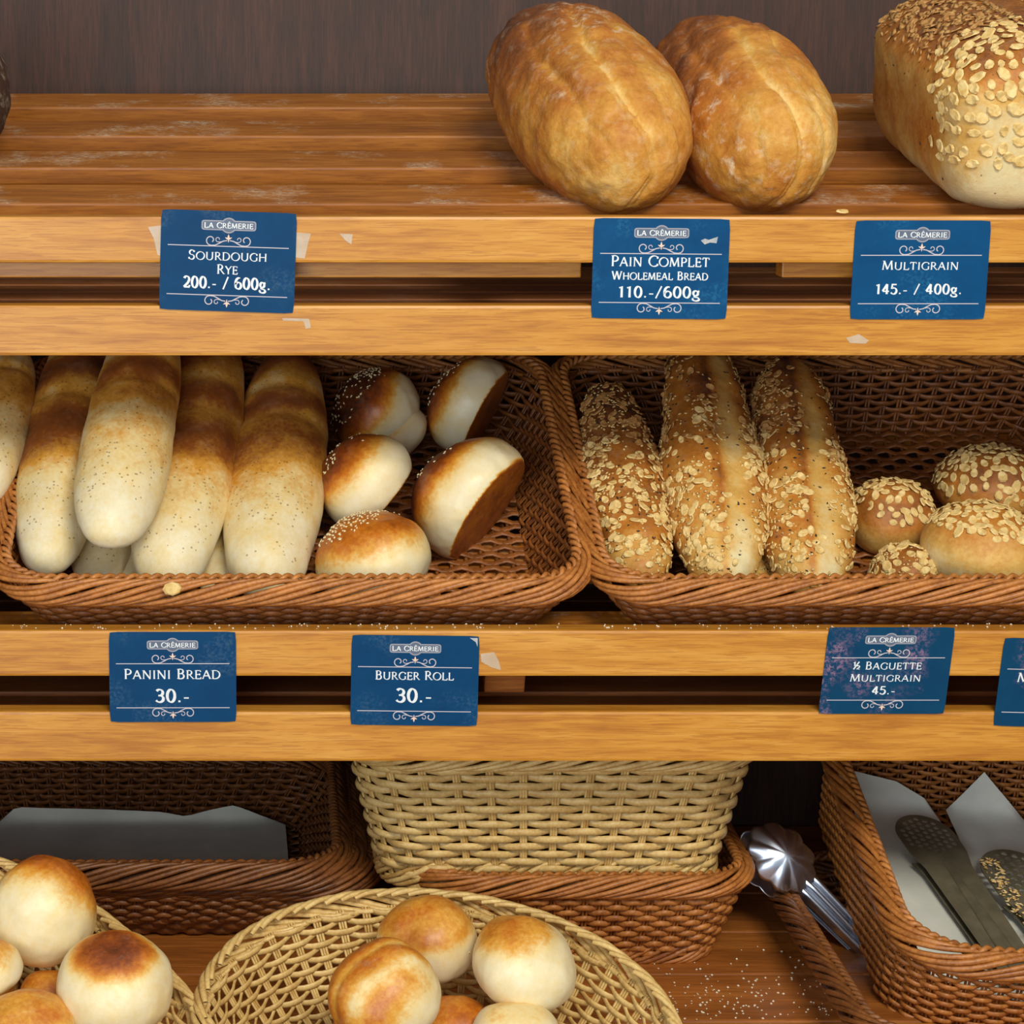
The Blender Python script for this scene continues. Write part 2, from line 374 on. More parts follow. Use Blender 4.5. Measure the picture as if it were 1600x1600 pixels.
def basket(M, label, cat_group, a0, b0, a1, b1, H, r, mats, rows=9, stakes=None, oval=False, rr=(.0075, .010), rs=.0021,
           band=None, foot=False, floor=True, split=True, lean=16, rimrows=0, amp=.0022, gapx=.013, braid=True, power=.85, clip=None):
    mrim, mweave, mstake = mats
    e = empty('wicker_basket', M); tag(e, label, 'basket', cat_group)
    X1, N1, P1 = perim(a1, b1, r, 2400, oval); X0, N0, P0 = perim(a0, b0, max(r-(a1-a0)*.6, .01), 2400, oval)
    ns = int(P1/gapx/2)*2
    def wall(u, v):
        k = (u*2400) % 2400; i = np.floor(k).astype(int) % 2400; j = (i+1) % 2400; f = (k-np.floor(k))[:, None]
        A = X0[i]*(1-f)+X0[j]*f; B = X1[i]*(1-f)+X1[j]*f; Nn = N1[i]*(1-f)+N1[j]*f
        Nn /= np.linalg.norm(Nn, axis=1)[:, None]
        vv = np.reshape(v, (-1, 1)); s = vv**power
        XY = A*(1-s)+B*s
        return np.concatenate([XY, np.broadcast_to(vv*H, (len(u), 1))], 1), np.concatenate([Nn, np.zeros((len(u), 1))], 1)
    nf = ns*5; u = np.arange(nf)/nf
    ph = np.pi*u*ns
    bh = band or (H/rows*.50)
    for k in range(rows):
        v = (k+.6)/(rows+.4)
        P, Nn = wall(u, np.full(nf, v))
        P = P + Nn*(amp*np.cos(ph+np.pi*k))[:, None]
        P[:, 2] += .0005*vnoise(P, 60, k) + .0006*np.cos(2*ph)
        B = np.tile([0., 0, 1.], (nf, 1))
        V, F = tube_arrays(P, .0012, bh, Nn, B, 6, True)
        mesh_obj('weaver', np_mesh('weaver', V, F), mweave, e)
    ac = Acc()
    for k in range(ns):
        for dd in ((-.0022, 0, .0022) if band else (-.0014, .0014)):
            uu = np.full(4, (k+.0)/ns+.0/ns + dd/P1)+.5/ns*0
            v = np.linspace(0, 1, 4); P, Nn = wall(uu % 1, v)
            T = np.cross(Nn, [0, 0, 1.])
            V, F = tube_arrays(P, .0011, .0011, Nn, T, 5); ac.add(V, F)
    tag(mesh_obj('stakes', ac.mesh('stakes'), mstake, e), kind='stuff')
    def rope(zc, hn, vn, slope, inv, name, rstr, a_start, a_span, offs=0.0, zoff=0):
        circ = 2*np.pi*math.sqrt((hn*hn+vn*vn)/2)
        turn = circ/math.tan(R(slope)); spacing = 2*rstr*1.02/math.sin(R(slope))
        n = int(P1/spacing); out = Acc()
        for i in range(n):
            m = 16; t = np.linspace(0, 1, m)
            du = turn*a_span/P1
            uu = (i/n + t*du + .15/n*math.sin(i*2.3)) % 1
            P, Nn = wall(uu, np.full(m, zc)); 
            th = a_start + t*a_span*2*np.pi
            endt = np.minimum(1, np.minimum(t, 1-t)*9+.25)
            P = P + Nn*((np.cos(th)*hn*(.86+.14*endt)+offs))[:, None]
            P[:, 2] += np.sin(th)*vn*(.86+.14*endt) + zoff
            if inv: pass
            A, B = frames(P)
            rad = rstr*(.75+.25*endt)*(1+.12*math.sin(i*1.7))
            V, F = tube_arrays(P, rad, rad, A, B, 6)
            if split and name == 'rim_strand': mesh_obj(name, np_mesh(name, V, F), mrim, e)
            else: out.add(V, F)
        if out.V: tag(mesh_obj(name, out.mesh(name), mrim, e), kind='stuff')
    rope(1.0, rr[0], rr[1], lean, False, 'rim_strand', rs, R(-115), .62, 0, rr[1]*.6)
    # top plait: two strands twisting along the inner top edge
    if braid:
        n = int(P1/.017)*2; m = n*6
        for s in (0, 1):
            uu = np.arange(m)/m; P, Nn = wall(uu, np.ones(m)); th = np.pi*uu*n + s*np.pi
            P = P + Nn*((np.cos(th)*.0026)-.0045)[:, None]; P[:, 2] += rr[1]*1.45 + np.sin(th)*.0022
            A, B = frames(P, True); V, F = tube_arrays(P, rs*.95, rs*.95, A, B, 6, True)
            mesh_obj('rim_plait', np_mesh('rim_plait', V, F), mrim, e)
    if foot: rope(0.02, .004, .012, 20, False, 'foot_braid', rs, R(-95), .55, .001, .010)
    if floor:
        # woven floor
        rsx = .0095; nr = int(2*b0/rsx)
        for k in range(nr):
            y = -b0+ (k+.5)*2*b0/nr
            if oval: hx = a0*math.sqrt(max(1-(y/b0)**2, .01))
            else:
                dy = abs(y)-(b0-.04); hx = a0 if dy < 0 else a0-.04+math.sqrt(max(.04**2-dy*dy, 0))
            m = max(int(2*hx/.005), 4); x = np.linspace(-hx, hx, m)
            P = np.stack([x, np.full(m, y), .002+.0020*np.cos(x/.024*2*np.pi+np.pi*k)], -1)
            V, F = tube_arrays(P, .0036, .0013, np.tile([0, 1., 0], (m, 1)), np.tile([0, 0, 1.], (m, 1)), 6)
            mesh_obj('floor_weaver', np_mesh('floor_weaver', V, F), mweave, e)
        ac = Acc(); x = -a0+.008
        while x < a0-.006:
            hy = b0-.006
            if oval: hy = b0*math.sqrt(max(1-(x/a0)**2, .02))
            P = np.array([[x, -hy, .0008], [x, hy, .0008]])
            V, F = tube_arrays(P, .0016, .0012, np.tile([1., 0, 0], (2, 1)), np.tile([0, 0, 1.], (2, 1)), 5); ac.add(V, F); x += .012
        tag(mesh_obj('floor_stakes', ac.mesh('floor_stakes'), mstake, e), kind='stuff')
    return e
BRN_SET = (M_BROWNREED, M_BROWNWEAVE, M_BROWNWEAVE)
DK_SET = (M_DKREED, M_DKREED, M_DKREED)
LT_SET = (M_LTREED, M_LTREED, M_LTREED)

# ------------------------------------------------------------------ bread
def bread_mesh(name, L, W, H, e=2.3, nU=84, nV=72, taper=None, bendy=0, bendz=0, flat=.75, lump=.002, seed=0, extra=None, bake=None, flour=None, speck=None, sq=2.0):
    """long axis x, up z"""
    s = np.linspace(-np.pi/2, np.pi/2, nU+2)[1:-1]; t = np.sin(s)
    a = np.arange(nV)*2*np.pi/nV
    Tg, Ag = np.meshgrid(t, a, indexing='ij'); Tg = Tg.ravel(); Ag = Ag.ravel()
    Tg = np.concatenate([Tg, [-1, 1]]); Ag = np.concatenate([Ag, [0, 0]])
    r = np.maximum(1-np.abs(Tg)**e, 0)**(1/e); 
    if taper: r = r*taper(Tg)
    cy, cz = np.cos(Ag), np.sin(Ag)
    cy = np.sign(cy)*np.abs(cy)**(2/sq); cz = np.sign(cz)*np.abs(cz)**(2/sq)
    y = r*cy*W/2; z = r*cz*H/2
    z = np.where(z < 0, z*flat, z)
    x = Tg*L/2
    P = np.stack([x, y, z], -1)
    nrm = np.stack([Tg*.8*(np.abs(Tg)**3), cy, cz], -1); nrm /= np.linalg.norm(nrm, axis=1)[:, None]
    P = P + nrm*(lump*fbm(P, 22, seed))[:, None] + nrm*(lump*.35*fbm(P, 80, seed+3, 2))[:, None]
    if extra: P = extra(P, Tg, Ag, nrm)
    P[:, 1] += bendy*(1-Tg**2); P[:, 2] += bendz*(Tg**2)
    I = np.arange(nU-1)[:, None]; J = np.arange(nV)[None, :]; J2 = (J+1) % nV
    F = np.stack([I*nV+J, I*nV+J2, (I+1)*nV+J2, (I+1)*nV+J], -1).reshape(-1, 4)
    c0, c1 = nU*nV, nU*nV+1; j = np.arange(nV); j2 = (j+1) % nV
    F2 = np.stack([np.full(nV, c0), j2, j, np.full(nV, c0)], -1)
    # caps as degenerate-free quads are impossible: use triangles through a second pass
    V = P
    me = bpy.data.meshes.new(name)
    T1_ = np.stack([np.full(nV, c0), j2, j], -1); T2_ = np.stack([np.full(nV, c1), (nU-1)*nV+j, (nU-1)*nV+j2], -1)
    loops = np.concatenate([F.ravel(), T1_.ravel(), T2_.ravel()]).astype(np.int32)
    tot = np.concatenate([np.full(len(F), 4), np.full(2*nV, 3)]).astype(np.int32)
    st = np.concatenate([[0], np.cumsum(tot)[:-1]]).astype(np.int32)
    me.vertices.add(len(V)); me.vertices.foreach_set('co', V.astype(np.float32).ravel())
    me.loops.add(len(loops)); me.loops.foreach_set('vertex_index', loops)
    me.polygons.add(len(tot)); me.polygons.foreach_set('loop_start', st); me.polygons.foreach_set('loop_total', tot)
    me.polygons.foreach_set('use_smooth', np.ones(len(tot), dtype=bool)); me.update(calc_edges=True)
    z0 = np.zeros(len(V))
    attr(me, 'bake', bake(P, Tg, Ag, nrm) if bake else z0+.4)
    attr(me, 'flour', flour(P, Tg, Ag, nrm) if flour else z0+.3)
    attr(me, 'speck', speck(P, Tg, Ag, nrm) if speck else z0)
    return me
def vn_arrays(me):
    n = len(me.vertices); co = np.empty(n*3, dtype=np.float32); me.vertices.foreach_get('co', co)
    no = np.empty(n*3, dtype=np.float32); me.vertices.foreach_get('normal', no)
    return co.reshape(-1, 3), no.reshape(-1, 3)
def axis_M(p0, p1, up=Vector((0, 0, 1)), roll=0):
    x = (p1-p0).normalized(); y = up.cross(x).normalized(); z = x.cross(y)
    Mx = Matrix((x, y, z)).transposed().to_4x4()
    return Matrix.Translation((p0+p1)/2) @ Mx @ Matrix.Rotation(roll, 4, 'X')
def top_M(c, top, spin=0):
    z = Vector(top).normalized(); q = z.to_track_quat('Z', 'Y').to_matrix().to_4x4()
    return Matrix.Translation(c) @ q @ Matrix.Rotation(spin, 4, 'Z')

def flake_mesh(name, a, b, h, n=8):
    bm = bmesh.new(); top = []
    c = bm.verts.new((0, 0, h*.6)); ring = []; low = []
    for i in range(n):
        t = 2*math.pi*i/n; ring.append(bm.verts.new((a*math.cos(t)*.8, b*math.sin(t)*.8, h*(1.0+.35*math.cos(2*t)))))
        low.append(bm.verts.new((a*math.cos(t), b*math.sin(t), h*.25)))
    for i in range(n):
        j = (i+1) % n; bm.faces.new((c, ring[i], ring[j])); bm.faces.new((ring[i], low[i], low[j], ring[j]))
    bm.faces.new(list(reversed(low)))
    me = bpy.data.meshes.new(name); bm.to_mesh(me); bm.free(); return me
OAT = [flake_mesh('oat_flake', .0047, .0031, .0011), flake_mesh('oat_flake', .0040, .0030, .0013), flake_mesh('oat_flake', .0036, .0024, .0010)]
OATT = []
for m_ in OAT: m_.materials.append(M_OAT); q_ = m_.copy(); q_.materials.clear(); q_.materials.append(M_OATD); OATT.append(q_)

def pick(me, mask, n, seed, mind=.0):
    co, no = vn_arrays(me); rng = np.random.default_rng(seed)
    wgt = np.clip(mask(co, no), 0, None)
    # area weights
    area_ = np.zeros(len(co)); 
    for p in me.polygons:
        for vi in p.vertices: area_[vi] += p.area
    wgt = wgt*area_; wgt /= wgt.sum()
    out = []; idx = rng.choice(len(co), size=n*(6 if mind else 1), p=wgt)
    for i in idx:
        c = co[i] + rng.normal(0, .0011, 3)*(1-np.abs(no[i]))
        if mind and out:
            A = np.array([o[0] for o in out])
            if np.min(np.linalg.norm(A-c, axis=1)) < mind: continue
        out.append((c, no[i]))
        if len(out) >= n: break
    return out
def scatter_parts(parent, me, mask, n, seed, meshes=None, mind=.0045, scale=1.0, tiltj=.35, name='oat_flake'):
    rng = random.Random(seed); meshes = meshes or OAT
    for c, nn in pick(me, mask, n, seed, mind):
        v = Vector(nn)+Vector((rng.uniform(-1, 1), rng.uniform(-1, 1), rng.uniform(-1, 1)))*tiltj
        q = v.to_track_quat('Z', 'Y').to_matrix().to_4x4()
        o = bpy.data.objects.new(name, rng.choice(meshes)); COL.objects.link(o)
        o.parent = parent
        o.matrix_local = Matrix.Translation(Vector(c)+Vector(nn)*.0001) @ q @ Matrix.Rotation(rng.uniform(0, 6.28), 4, 'Z') @ Matrix.Scale(scale*rng.uniform(.8, 1.2), 4)
def scatter_stuff(parent, me, mask, n, seed, size, mat, name, tiltj=.3, mind=0):
    """one joined mesh of small grains"""
    a, b, h = size; base = []
    ico = [(1, 0, 0), (0, 1, 0), (-1, 0, 0), (0, -1, 0), (0, 0, 1), (0, 0, -1), (.7, .7, 0), (-.7, .7, 0)]
    bv = np.array([(a, 0, 0), (0, b, 0), (-a, 0, 0), (0, -b, 0), (a*.2, 0, h), (0, 0, -h)], dtype=float)
    bf = np.array([(0, 1, 4), (1, 2, 4), (2, 3, 4), (3, 0, 4), (1, 0, 5), (2, 1, 5), (3, 2, 5), (0, 3, 5)])
    rng = random.Random(seed); ac = Acc()
    for c, nn in pick(me, mask, n, seed, mind):
        v = Vector(nn)+Vector((rng.uniform(-1, 1), rng.uniform(-1, 1), rng.uniform(-1, 1)))*tiltj
        q = (v.to_track_quat('Z', 'Y').to_matrix() @ Matrix.Rotation(rng.uniform(0, 6.28), 3, 'Z'))
        A = np.array(q)*rng.uniform(.75, 1.2)
        ac.add(bv @ A.T + c + np.array(nn)*h*.5, bf)
    o = mesh_obj(name, ac.mesh(name), mat, parent); tag(o, kind='stuff'); return o

# ---------------- baskets of the middle shelf
BW, BD = .215, .172
def rackpt(Mr, x, y, z=0): return Mr @ Vector((x, y, z))
# basket frames sit on the slats of the tilted rack
FB = .018                     # where the front rim overhangs
def mid_basket(pxl, label):
    xl = at(pxl, 930, .03).x
    cx = xl + BW + .009
    M = R2 @ Matrix.Translation((cx, FB+BD, .0015))
    return M, basket(M, label, None, BW-.032, BD-.032, BW, BD, .048, .042, BRN_SET, rows=10, gapx=.0145, rr=(.0075, .0095), rs=.0021)
MB1, basket1 = mid_basket(-22, 'wide brown wicker basket filled with paninis and burger rolls, middle shelf')
MB2, basket2 = mid_basket(912, 'wide brown wicker basket filled with seeded baguettes and oat buns, middle shelf right')
MB0, basket0 = mid_basket(-22-935, 'brown wicker basket at the left edge, mostly outside the photo, beside the paninis')
def fz(Y): # world height of basket floor on middle rack at depth Y
    p0 = R2 @ Vector((0, 0, .006)); return p0.z + (Y-p0.y)*math.tan(T2)
print('floor z at .1', fz(.1), 'rim px test')

# ---------------- paninis
def panini(front, back, Yf, Yb, wpx, label, seed, bands, roll=0, hh=.86, name='panini'):
    p0 = at(front[0], front[1], Yf); p1 = at(back[0], back[1], Yb)
    up = Vector((0, -math.sin(T2), math.cos(T2)))
    W = wpx*pxm((Yf+Yb)/2); d = (p1-p0).normalized()
    # tips given as outline extremes: move in by the section radius lifted part
    L = (p1-p0).length
    def bake(P, T, A, n):
        top = sstep(-.15, .55, n[:, 2]); q = T + .05*fbm(P, 40, seed) + .06*n[:, 1]
        b = .07+.20*sstep(-.9, -.2, q)
        f = np.zeros(len(T))
        for (c, wd, s) in bands: f = np.maximum(f, .74*s*np.exp(-((q-c)/wd)**2)*(1+.35*fbm(P, 26, seed+4)))
        edge = .35+.65*top
        return np.clip(b*(.5+.6*top) + f*edge, 0, 1)
    def extra(P, T, A, n):
        for (c, wd, s) in bands:
            k = np.exp(-((T-c-wd*1.2)/.05)**2)*sstep(.1, .8, n[:, 2]); P = P - n*(k*.0022)[:, None]
        return P
    me = bread_mesh(name, L, W, W*hh, 2.6, 110, 64, lambda t: 1-.06*t, 0, 0, .8, .0025, seed, extra, bake,
                    lambda P, T, A, n: .25+.3*(T < -.3), lambda P, T, A, n: sstep(.1, .7, n[:, 2])*(.30-.10*T)*(T > -.85)*(.3+.9*(vnoise(P, 60, seed) > -.1)))
    M = axis_M(p0, p1, up, roll)
    o = mesh_obj(name, me, M_PANINI, None, M)
    tag(o, label, 'bread', 'paninis in the left basket'); return o
B1 = [(-.12, .20, .50), (.28, .11, .55), (.62, .12, .60), (.9, .1, .5)]
panini((70, 893), (132, 512), .050, .275, 128, 'leftmost golden panini with brown bands, lying partly under another panini', 3, [(-.02, .22, .62), (.48, .13, .72), (.95, .14, .5)], 0)
panini((168, 850), (236, 505), .012, .225, 142, 'pale-ended panini lying on top of two others, highest of the pile', 5, [(.12, .10, .28), (.33, .13, .52), (.95, .12, .4)], R(8), .80)
panini((255, 922), (338, 530), .045, .280, 150, 'darker brown banded panini to the right of the topmost one', 8, [(-.05, .20, .48), (.28, .15, .50), (.8, .22, .62)], R(-6))
panini((412, 930), (452, 556), .042, .285, 150, 'single free-lying panini with speckled cream tip, beside the burger rolls', 12, [(.02, .18, .42), (.36, .12, .56), (.82, .17, .62)], 0)
panini((150, 912), (190, 640), .075, .25, 108, 'herb-speckled panini showing only between the leftmost and topmost ones, underneath', 15, [(.2, .3, .3)], 0, .6)
panini((345, 938), (378, 640), .075, .27, 95, 'panini at the bottom of the pile, a sliver left of the free-lying one', 18, [(.2, .3, .3)], 0, .6)
panini((195, 918), (250, 660), .082, .26, 80, 'panini hidden at the bottom, glimpsed below the topmost panini tip', 19, [(.2, .3, .5)], 0, .6)
panini((-40, 790), (22, 545), .10, .24, 110, 'blurred panini in the basket at the far left edge', 21, [(.3, .2, .3)], 0)

# ---------------- buns
def bun(c, Y, rpx, top, label, seed, group, mat=M_ROLL, H=.80, flat=.62, capd=(.05, .75), capm=.75, basebake=.72, name='bun', spin=0, slash=0.0, cut=.72, elong=1.0, pale=.06, sq=2.2, extra=None, cap_center=None, flour=.2, blot=0.0, e=2.15, edge=0):
    r = rpx*pxm(Y); C_ = at(c[0], c[1], Y)
    def bake(P, T, A, n):
        q = n.copy(); q /= np.linalg.norm(q, axis=1)[:, None]
        # use position direction as normal: top is +z
        d = P/np.array([r, r, r*H]); d /= np.linalg.norm(d, axis=1)[:, None]
        cc = np.array(cap_center or (0, 0, 1.)); cc = cc/np.linalg.norm(cc)
        h = d @ cc + .10*fbm(P, 28, seed)
        b = pale + capm*sstep(capd[0], capd[1], h)
        base = sstep(-cut*.93, -cut*1.0, P[:, 2]/(r*H*flat))
        b = np.maximum(b, basebake*base)
        b = b + blot*sstep(.1, .6, fbm(P, 22, seed+9))
        if slash: b = b - slash*np.exp(-((d[:, 1]+.38)/.20)**2)*sstep(-.2, .2, d[:, 2])*sstep(.95, .6, np.abs(d[:, 0])) - slash*.5*np.exp(-((d[:, 1]-.25+.25*d[:, 0]**2)/.10)**2)*sstep(0, .4, d[:, 2])
        return np.clip(b, 0, 1)
    def ex(P, T, A, n):
        # flat base
        zf = -r*H*flat*cut
        P[:, 2] = np.where(P[:, 2] < zf, zf+(P[:, 2]-zf)*.12, P[:, 2])
        if extra: P = extra(P, T, A, n, r)
        return P
    me = bread_mesh(name, 2*r*elong, 2*r, 2*r*H, e, 72, 72, None, 0, 0, flat, .0036, seed, ex, bake, lambda P, T, A, n: np.full(len(P), flour), None, 2.0)
    o = mesh_obj(name, me, mat, None, top_M(C_, top, spin))
    tag(o, label, 'bread roll', group); o['r'] = r; return o, me, r
G_B = 'burger rolls in the left basket'
def sesame(o, me, r, H, c=(0, 0, 1), th=.55, n=170, seed=1):
    cc = np.array(c)/np.linalg.norm(c)
    def mask(co, no):
        d = co/np.array([r, r, r*H]); d /= np.linalg.norm(d, axis=1)[:, None]
        return sstep(th, th+.25, d @ cc)*(.4+1.2*(vnoise(co, 45, seed) > -.1))
    s = scatter_stuff(o, me, mask, n, seed, (.0017, .0010, .0006), M_SES, 'sesame_seeds', .3, .0016)
o, me, r = bun((588, 645), .270, 70, (-.75, -.25, .55), 'dark brown sesame burger roll at the back, beside the free-lying panini', 31, G_B, capd=(-.2, .85), capm=.92, H=.9, elong=1.05, flat=.95, name='burger_roll')
sesame(o, me, r, .9, (-.2, 0, 1), .45, 150, 2)
bun((618, 684), .262, 60, (-.6, -.2, .65), 'pale burger roll tucked behind the two middle rolls, pressed against the dark one', 32, G_B, capm=.35, name='burger_roll')
o, me, r = bun((738, 636), .270, 80, (-.80, .28, .40), 'burger roll standing on its edge at the back right, pale side forward', 33, G_B, capd=(.0, .9), capm=.85, H=.82, flat=.8, cut=.45, name='burger_roll')
sesame(o, me, r, .78, (0, 0, 1), .6, 70, 3)
o, me, r = bun((572, 757), .150, 80, (-.62, -.02, .55), 'burger roll leaning left in the middle, behind the front sesame roll', 34, G_B, capd=(.0, .95), capm=.8, H=.92, flat=.8, cut=.6, name='burger_roll')
sesame(o, me, r, .92, (-.2, .2, 1), .6, 60, 4)
o, me, r = bun((738, 780), .140, 100, (-.76, .40, .50), 'large burger roll tipped on its edge with flat brown base facing right', 35, G_B, capd=(-.15, .95), capm=.88, H=.86, flat=.8, cut=.45, name='burger_roll')
sesame(o, me, r, .82, (0, .2, 1), .75, 40, 6)
def chip(P, T, A, n, r): return P
o, me, r = bun((584, 874), .075, 92, (-.28, -.12, .95), 'front sesame burger roll with orange top, just behind the basket rim', 36, G_B, capd=(-.30, .62), capm=.60, H=.80, flat=.9, name='burger_roll', basebake=.3, cap_center=(-.35, .15, 1))
sesame(o, me, r, .8, (-.45, -.05, 1), .60, 240, 7)

# ---------------- seeded baguettes
def baguette(front, back, Yf, Yb, wpx, label, seed, dark, oat_side, n_oat, roll=0, name='seeded_baguette', hh=.85):
    p0 = at(front[0], front[1], Yf); p1 = at(back[0], back[1], Yb)
    up = Vector((0, -math.sin(T2), math.cos(T2))); W = wpx*pxm((Yf+Yb)/2); L = (p1-p0).length
    def groove(P, n): # the bare split running along the top right
        yy = P[:, 1]/(W/2)
        return np.exp(-((yy+.32)/.30)**2)*sstep(0, .5, n[:, 2])
    def bake(P, T, A, n):
        g = groove(P, n)
        b = .50+dark + .30*sstep(-.6, .9, T) + .18*fbm(P, 30, seed)
        e1 = np.exp(-((P[:, 1]/(W/2)-.02)/.10)**2)*.25*sstep(0, .5, n[:, 2])
        return np.clip(b*(1-.55*g*(oat_side != 0))+e1*(oat_side != 0) - .22*sstep(-.6, -.95, T), 0, 1)
    def extra(P, T, A, n):
        g = groove(P, n)*(1-T**6)*(oat_side != 0)
        return P - n*(g*.0035)[:, None]
    me = bread_mesh(name, L, W, W*hh, 2.5, 110, 64, lambda t: 1-.10*t-.04*np.cos(5*t+seed), 0, 0, .8, .0035, seed, extra, bake,
                    lambda P, T, A, n: np.full(len(P), .3), lambda P, T, A, n: np.full(len(P), .05))
    o = mesh_obj(name, me, M_MULTI, None, axis_M(p0, p1, up, roll))
    tag(o, label, 'bread', 'seeded half baguettes')
    def mask(co, no):
        g = np.exp(-((co[:, 1]/(W/2)+.32)/.26)**2)*sstep(0, .5, no[:, 2]) if oat_side else 0
        return sstep(-.05, .35, no[:, 2]+.15*vnoise(co, 50, seed))*(1-.96*np.clip(g*1.3, 0, 1))*(.25+(vnoise(co, 35, seed+1) > -.35))
    mask2 = lambda co, no: mask(co, no)*(co[:, 0] < .1*L)
    mask3 = lambda co, no: mask(co, no)*(co[:, 0] >= -.05*L)
    scatter_parts(o, me, mask2, int(n_oat*.55), seed, OAT, .0038, 1.0, .35)
    scatter_parts(o, me, mask3, int(n_oat*.45), seed+1, OATT, .0038, 1.0, .4)
    scatter_stuff(o, me, mask, 520, seed+2, (.0019, .0012, .0006), M_OAT, 'small_seeds', .6, 0)
    scatter_stuff(o, me, lambda co, no: sstep(0, .4, no[:, 2]), 130, seed+3, (.0015, .0008, .0006), M_BLK, 'black_sesame_seeds', .3)
    return o
baguette((1003, 912), (945, 606), .045, .262, 126, 'narrow toasted baguette fully crusted with oats, nearest the left rim', 41, .12, 0, 280, R(-8))
baguette((1133, 920), (1088, 535), .040, .285, 152, 'tallest seeded baguette with a bare pale split, middle of the three', 42, -.02, 1, 270, R(0))
baguette((1272, 928), (1228, 570), .040, .275, 146, 'seeded baguette with a wide cream split, next to the oat buns', 43, .02, 1, 250, R(-4))

G_O = 'oat buns in the right basket'
def oatbun(c, Y, rpx, top, label, seed, n, th=.25, cc=(0, 0, 1), tone=.45, toast=False, **k):
    o, me, r = bun(c, Y, rpx, top, label, seed, G_O, mat=M_MULTI, capd=(-.4, .6), capm=.35, pale=tone-.2, basebake=.6, name='oat_bun', **k)
    H = k.get('H', .8); c_ = np.array(cc)/np.linalg.norm(cc)
    def mask(co, no):
        d = co/np.array([r, r, r*H]); d /= np.linalg.norm(d, axis=1)[:, None]
        return sstep(th, th+.2, d @ c_ + .1*vnoise(co, 40, seed))
    scatter_parts(o, me, mask, n, seed, OATT if toast else OAT, .0058, 1.1, .25)
    return o, me, r, mask
oatbun((1392, 810), .150, 66, (0, -.22, .95), 'small round oat bun with orange sides, behind and between baguette and buns', 51, 95, .30, tone=.52, H=.92, flat=1.0)
oatbun((1548, 765), .190, 86, (.05, -.1, .95), 'large oat-topped bun at the back, right edge of the basket', 52, 150, .0, tone=.6, H=.8)
oatbun((1535, 860), .078, 98, (.18, -.12, .95), 'large pale bun with oats on top, front right beside the rim', 53, 150, .28, cc=(.2, .1, 1), tone=.36, H=.74, flat=.9)
o, me, r, mk = oatbun((1416, 893), .078, 54, (-.2, -.2, .95), 'smallest bun at the front, densely covered with oats and crumbs', 54, 60, -.1, tone=.55)
scatter_stuff(o, me, mk, 300, 5, (.0016, .001, .0006), M_OAT, 'small_seeds', .5)
baguette((1190, 925), (1180, 700), .07, .25, 70, 'seeded baguette lying beneath, glimpsed between the two right baguettes', 45, 0, 0, 60, 0, hh=.6)

# ---------------- big loaves, top rack
def wholemeal(front, back, Yf, Yb, W, H, label, seed):
    p0 = at(front[0], front[1], Yf); p1 = at(back[0], back[1], Yb); d = (p1-p0).normalized()
    L = (p1-p0).length + W*.86
    def sp(P):
        x = P[:, 0]/(L/2); y = P[:, 1]/(W/2); z = P[:, 2]/(H/2); nz = fbm(P, 13, seed)
        return x, y, z, nz
    def groove(P):      # long seams that run down the length and curl in at the front end
        x, y, z, nz = sp(P)
        ph = .95*y + .50*(x+.15)**2 + .16*nz - .18*np.clip(-z, 0, 1)
        up = sstep(-.75, -.2, z)*sstep(.62, .2, x); g = np.zeros(len(P))
        for c, wd, s_ in ((-.16, .035, .55), (.22, .05, 1.0), (.30, .02, .4), (.66, .055, .75)):
            g += s_*np.exp(-((ph-c)/wd)**2)*(.45+.55*sstep(-.3, .4, fbm(P, 18, seed+int(c*50))))
        g = g*up
        tr = x - .22*y + .10*nz
        for c, wd, s_ in ((.10, .035, .7), (.52, .045, 1.0)):
            g += s_*np.exp(-((tr-c)/wd)**2)*sstep(-.1, .5, z)*sstep(.5, .1, y)
        return g
    def extra(P, T, A, n):
        x, y, z, nz = sp(P); g = groove(P)
        tr = x - .22*y + .10*nz
        P = P - n*(g*.0046)[:, None] + n*(.0050*sstep(.16, .04, tr)*sstep(-.3, .4, z)*sstep(.7, .1, y))[:, None]
        P = P - n*(.004*sstep(.45, .6, tr)*sstep(0, .6, z))[:, None]
        P = P + n*(.0011*fbm(P, 120, seed+8, 2))[:, None]
        zf = -H/2*.80; P[:, 2] = np.where(P[:, 2] < zf, zf+(P[:, 2]-zf)*.1, P[:, 2])
        return P
    def bake(P, T, A, n):
        x, y, z, nz = sp(P); g = groove(P)
        b = .33 + .34*sstep(-.35, .7, x + .25*y)*sstep(-.2, .6, z) + .12*sstep(.0, 1, -z) + .26*fbm(P, 22, seed+2)
        b += .14*sstep(.1, .9, y); b -= .12*sstep(-.3, -.9, x)
        return np.clip(b - .24*np.clip(g, 0, 1)*(fbm(P, 60, seed) > -.4), 0, 1)
    me = bread_mesh('wholemeal_loaf', L, W, H, 2.5, 190, 150, lambda t: 1+.02*t, 0, 0, .95, .0048, seed, extra, bake,
                    lambda P, T, A, n: .20+.75*sstep(.10, .5, fbm(P, 12, seed+5))+.35*groove(P))
    up = Vector((0, -math.sin(T1), math.cos(T1)))
    o = mesh_obj('wholemeal_loaf', me, M_WHOLE, None, axis_M(p0, p1, up, 0))
    tag(o, label, 'bread', 'wholemeal loaves on the top rack'); return o
wholemeal((962, 228), (870, 106), .070, .232, .126, .128, 'big floury wholemeal loaf, left of the pair, behind the Pain Complet card', 61)
wholemeal((1198, 232), (1104, 128), .064, .225, .113, .126, 'big wholemeal loaf, right of the pair, nearer the oat-topped tin loaf', 66)

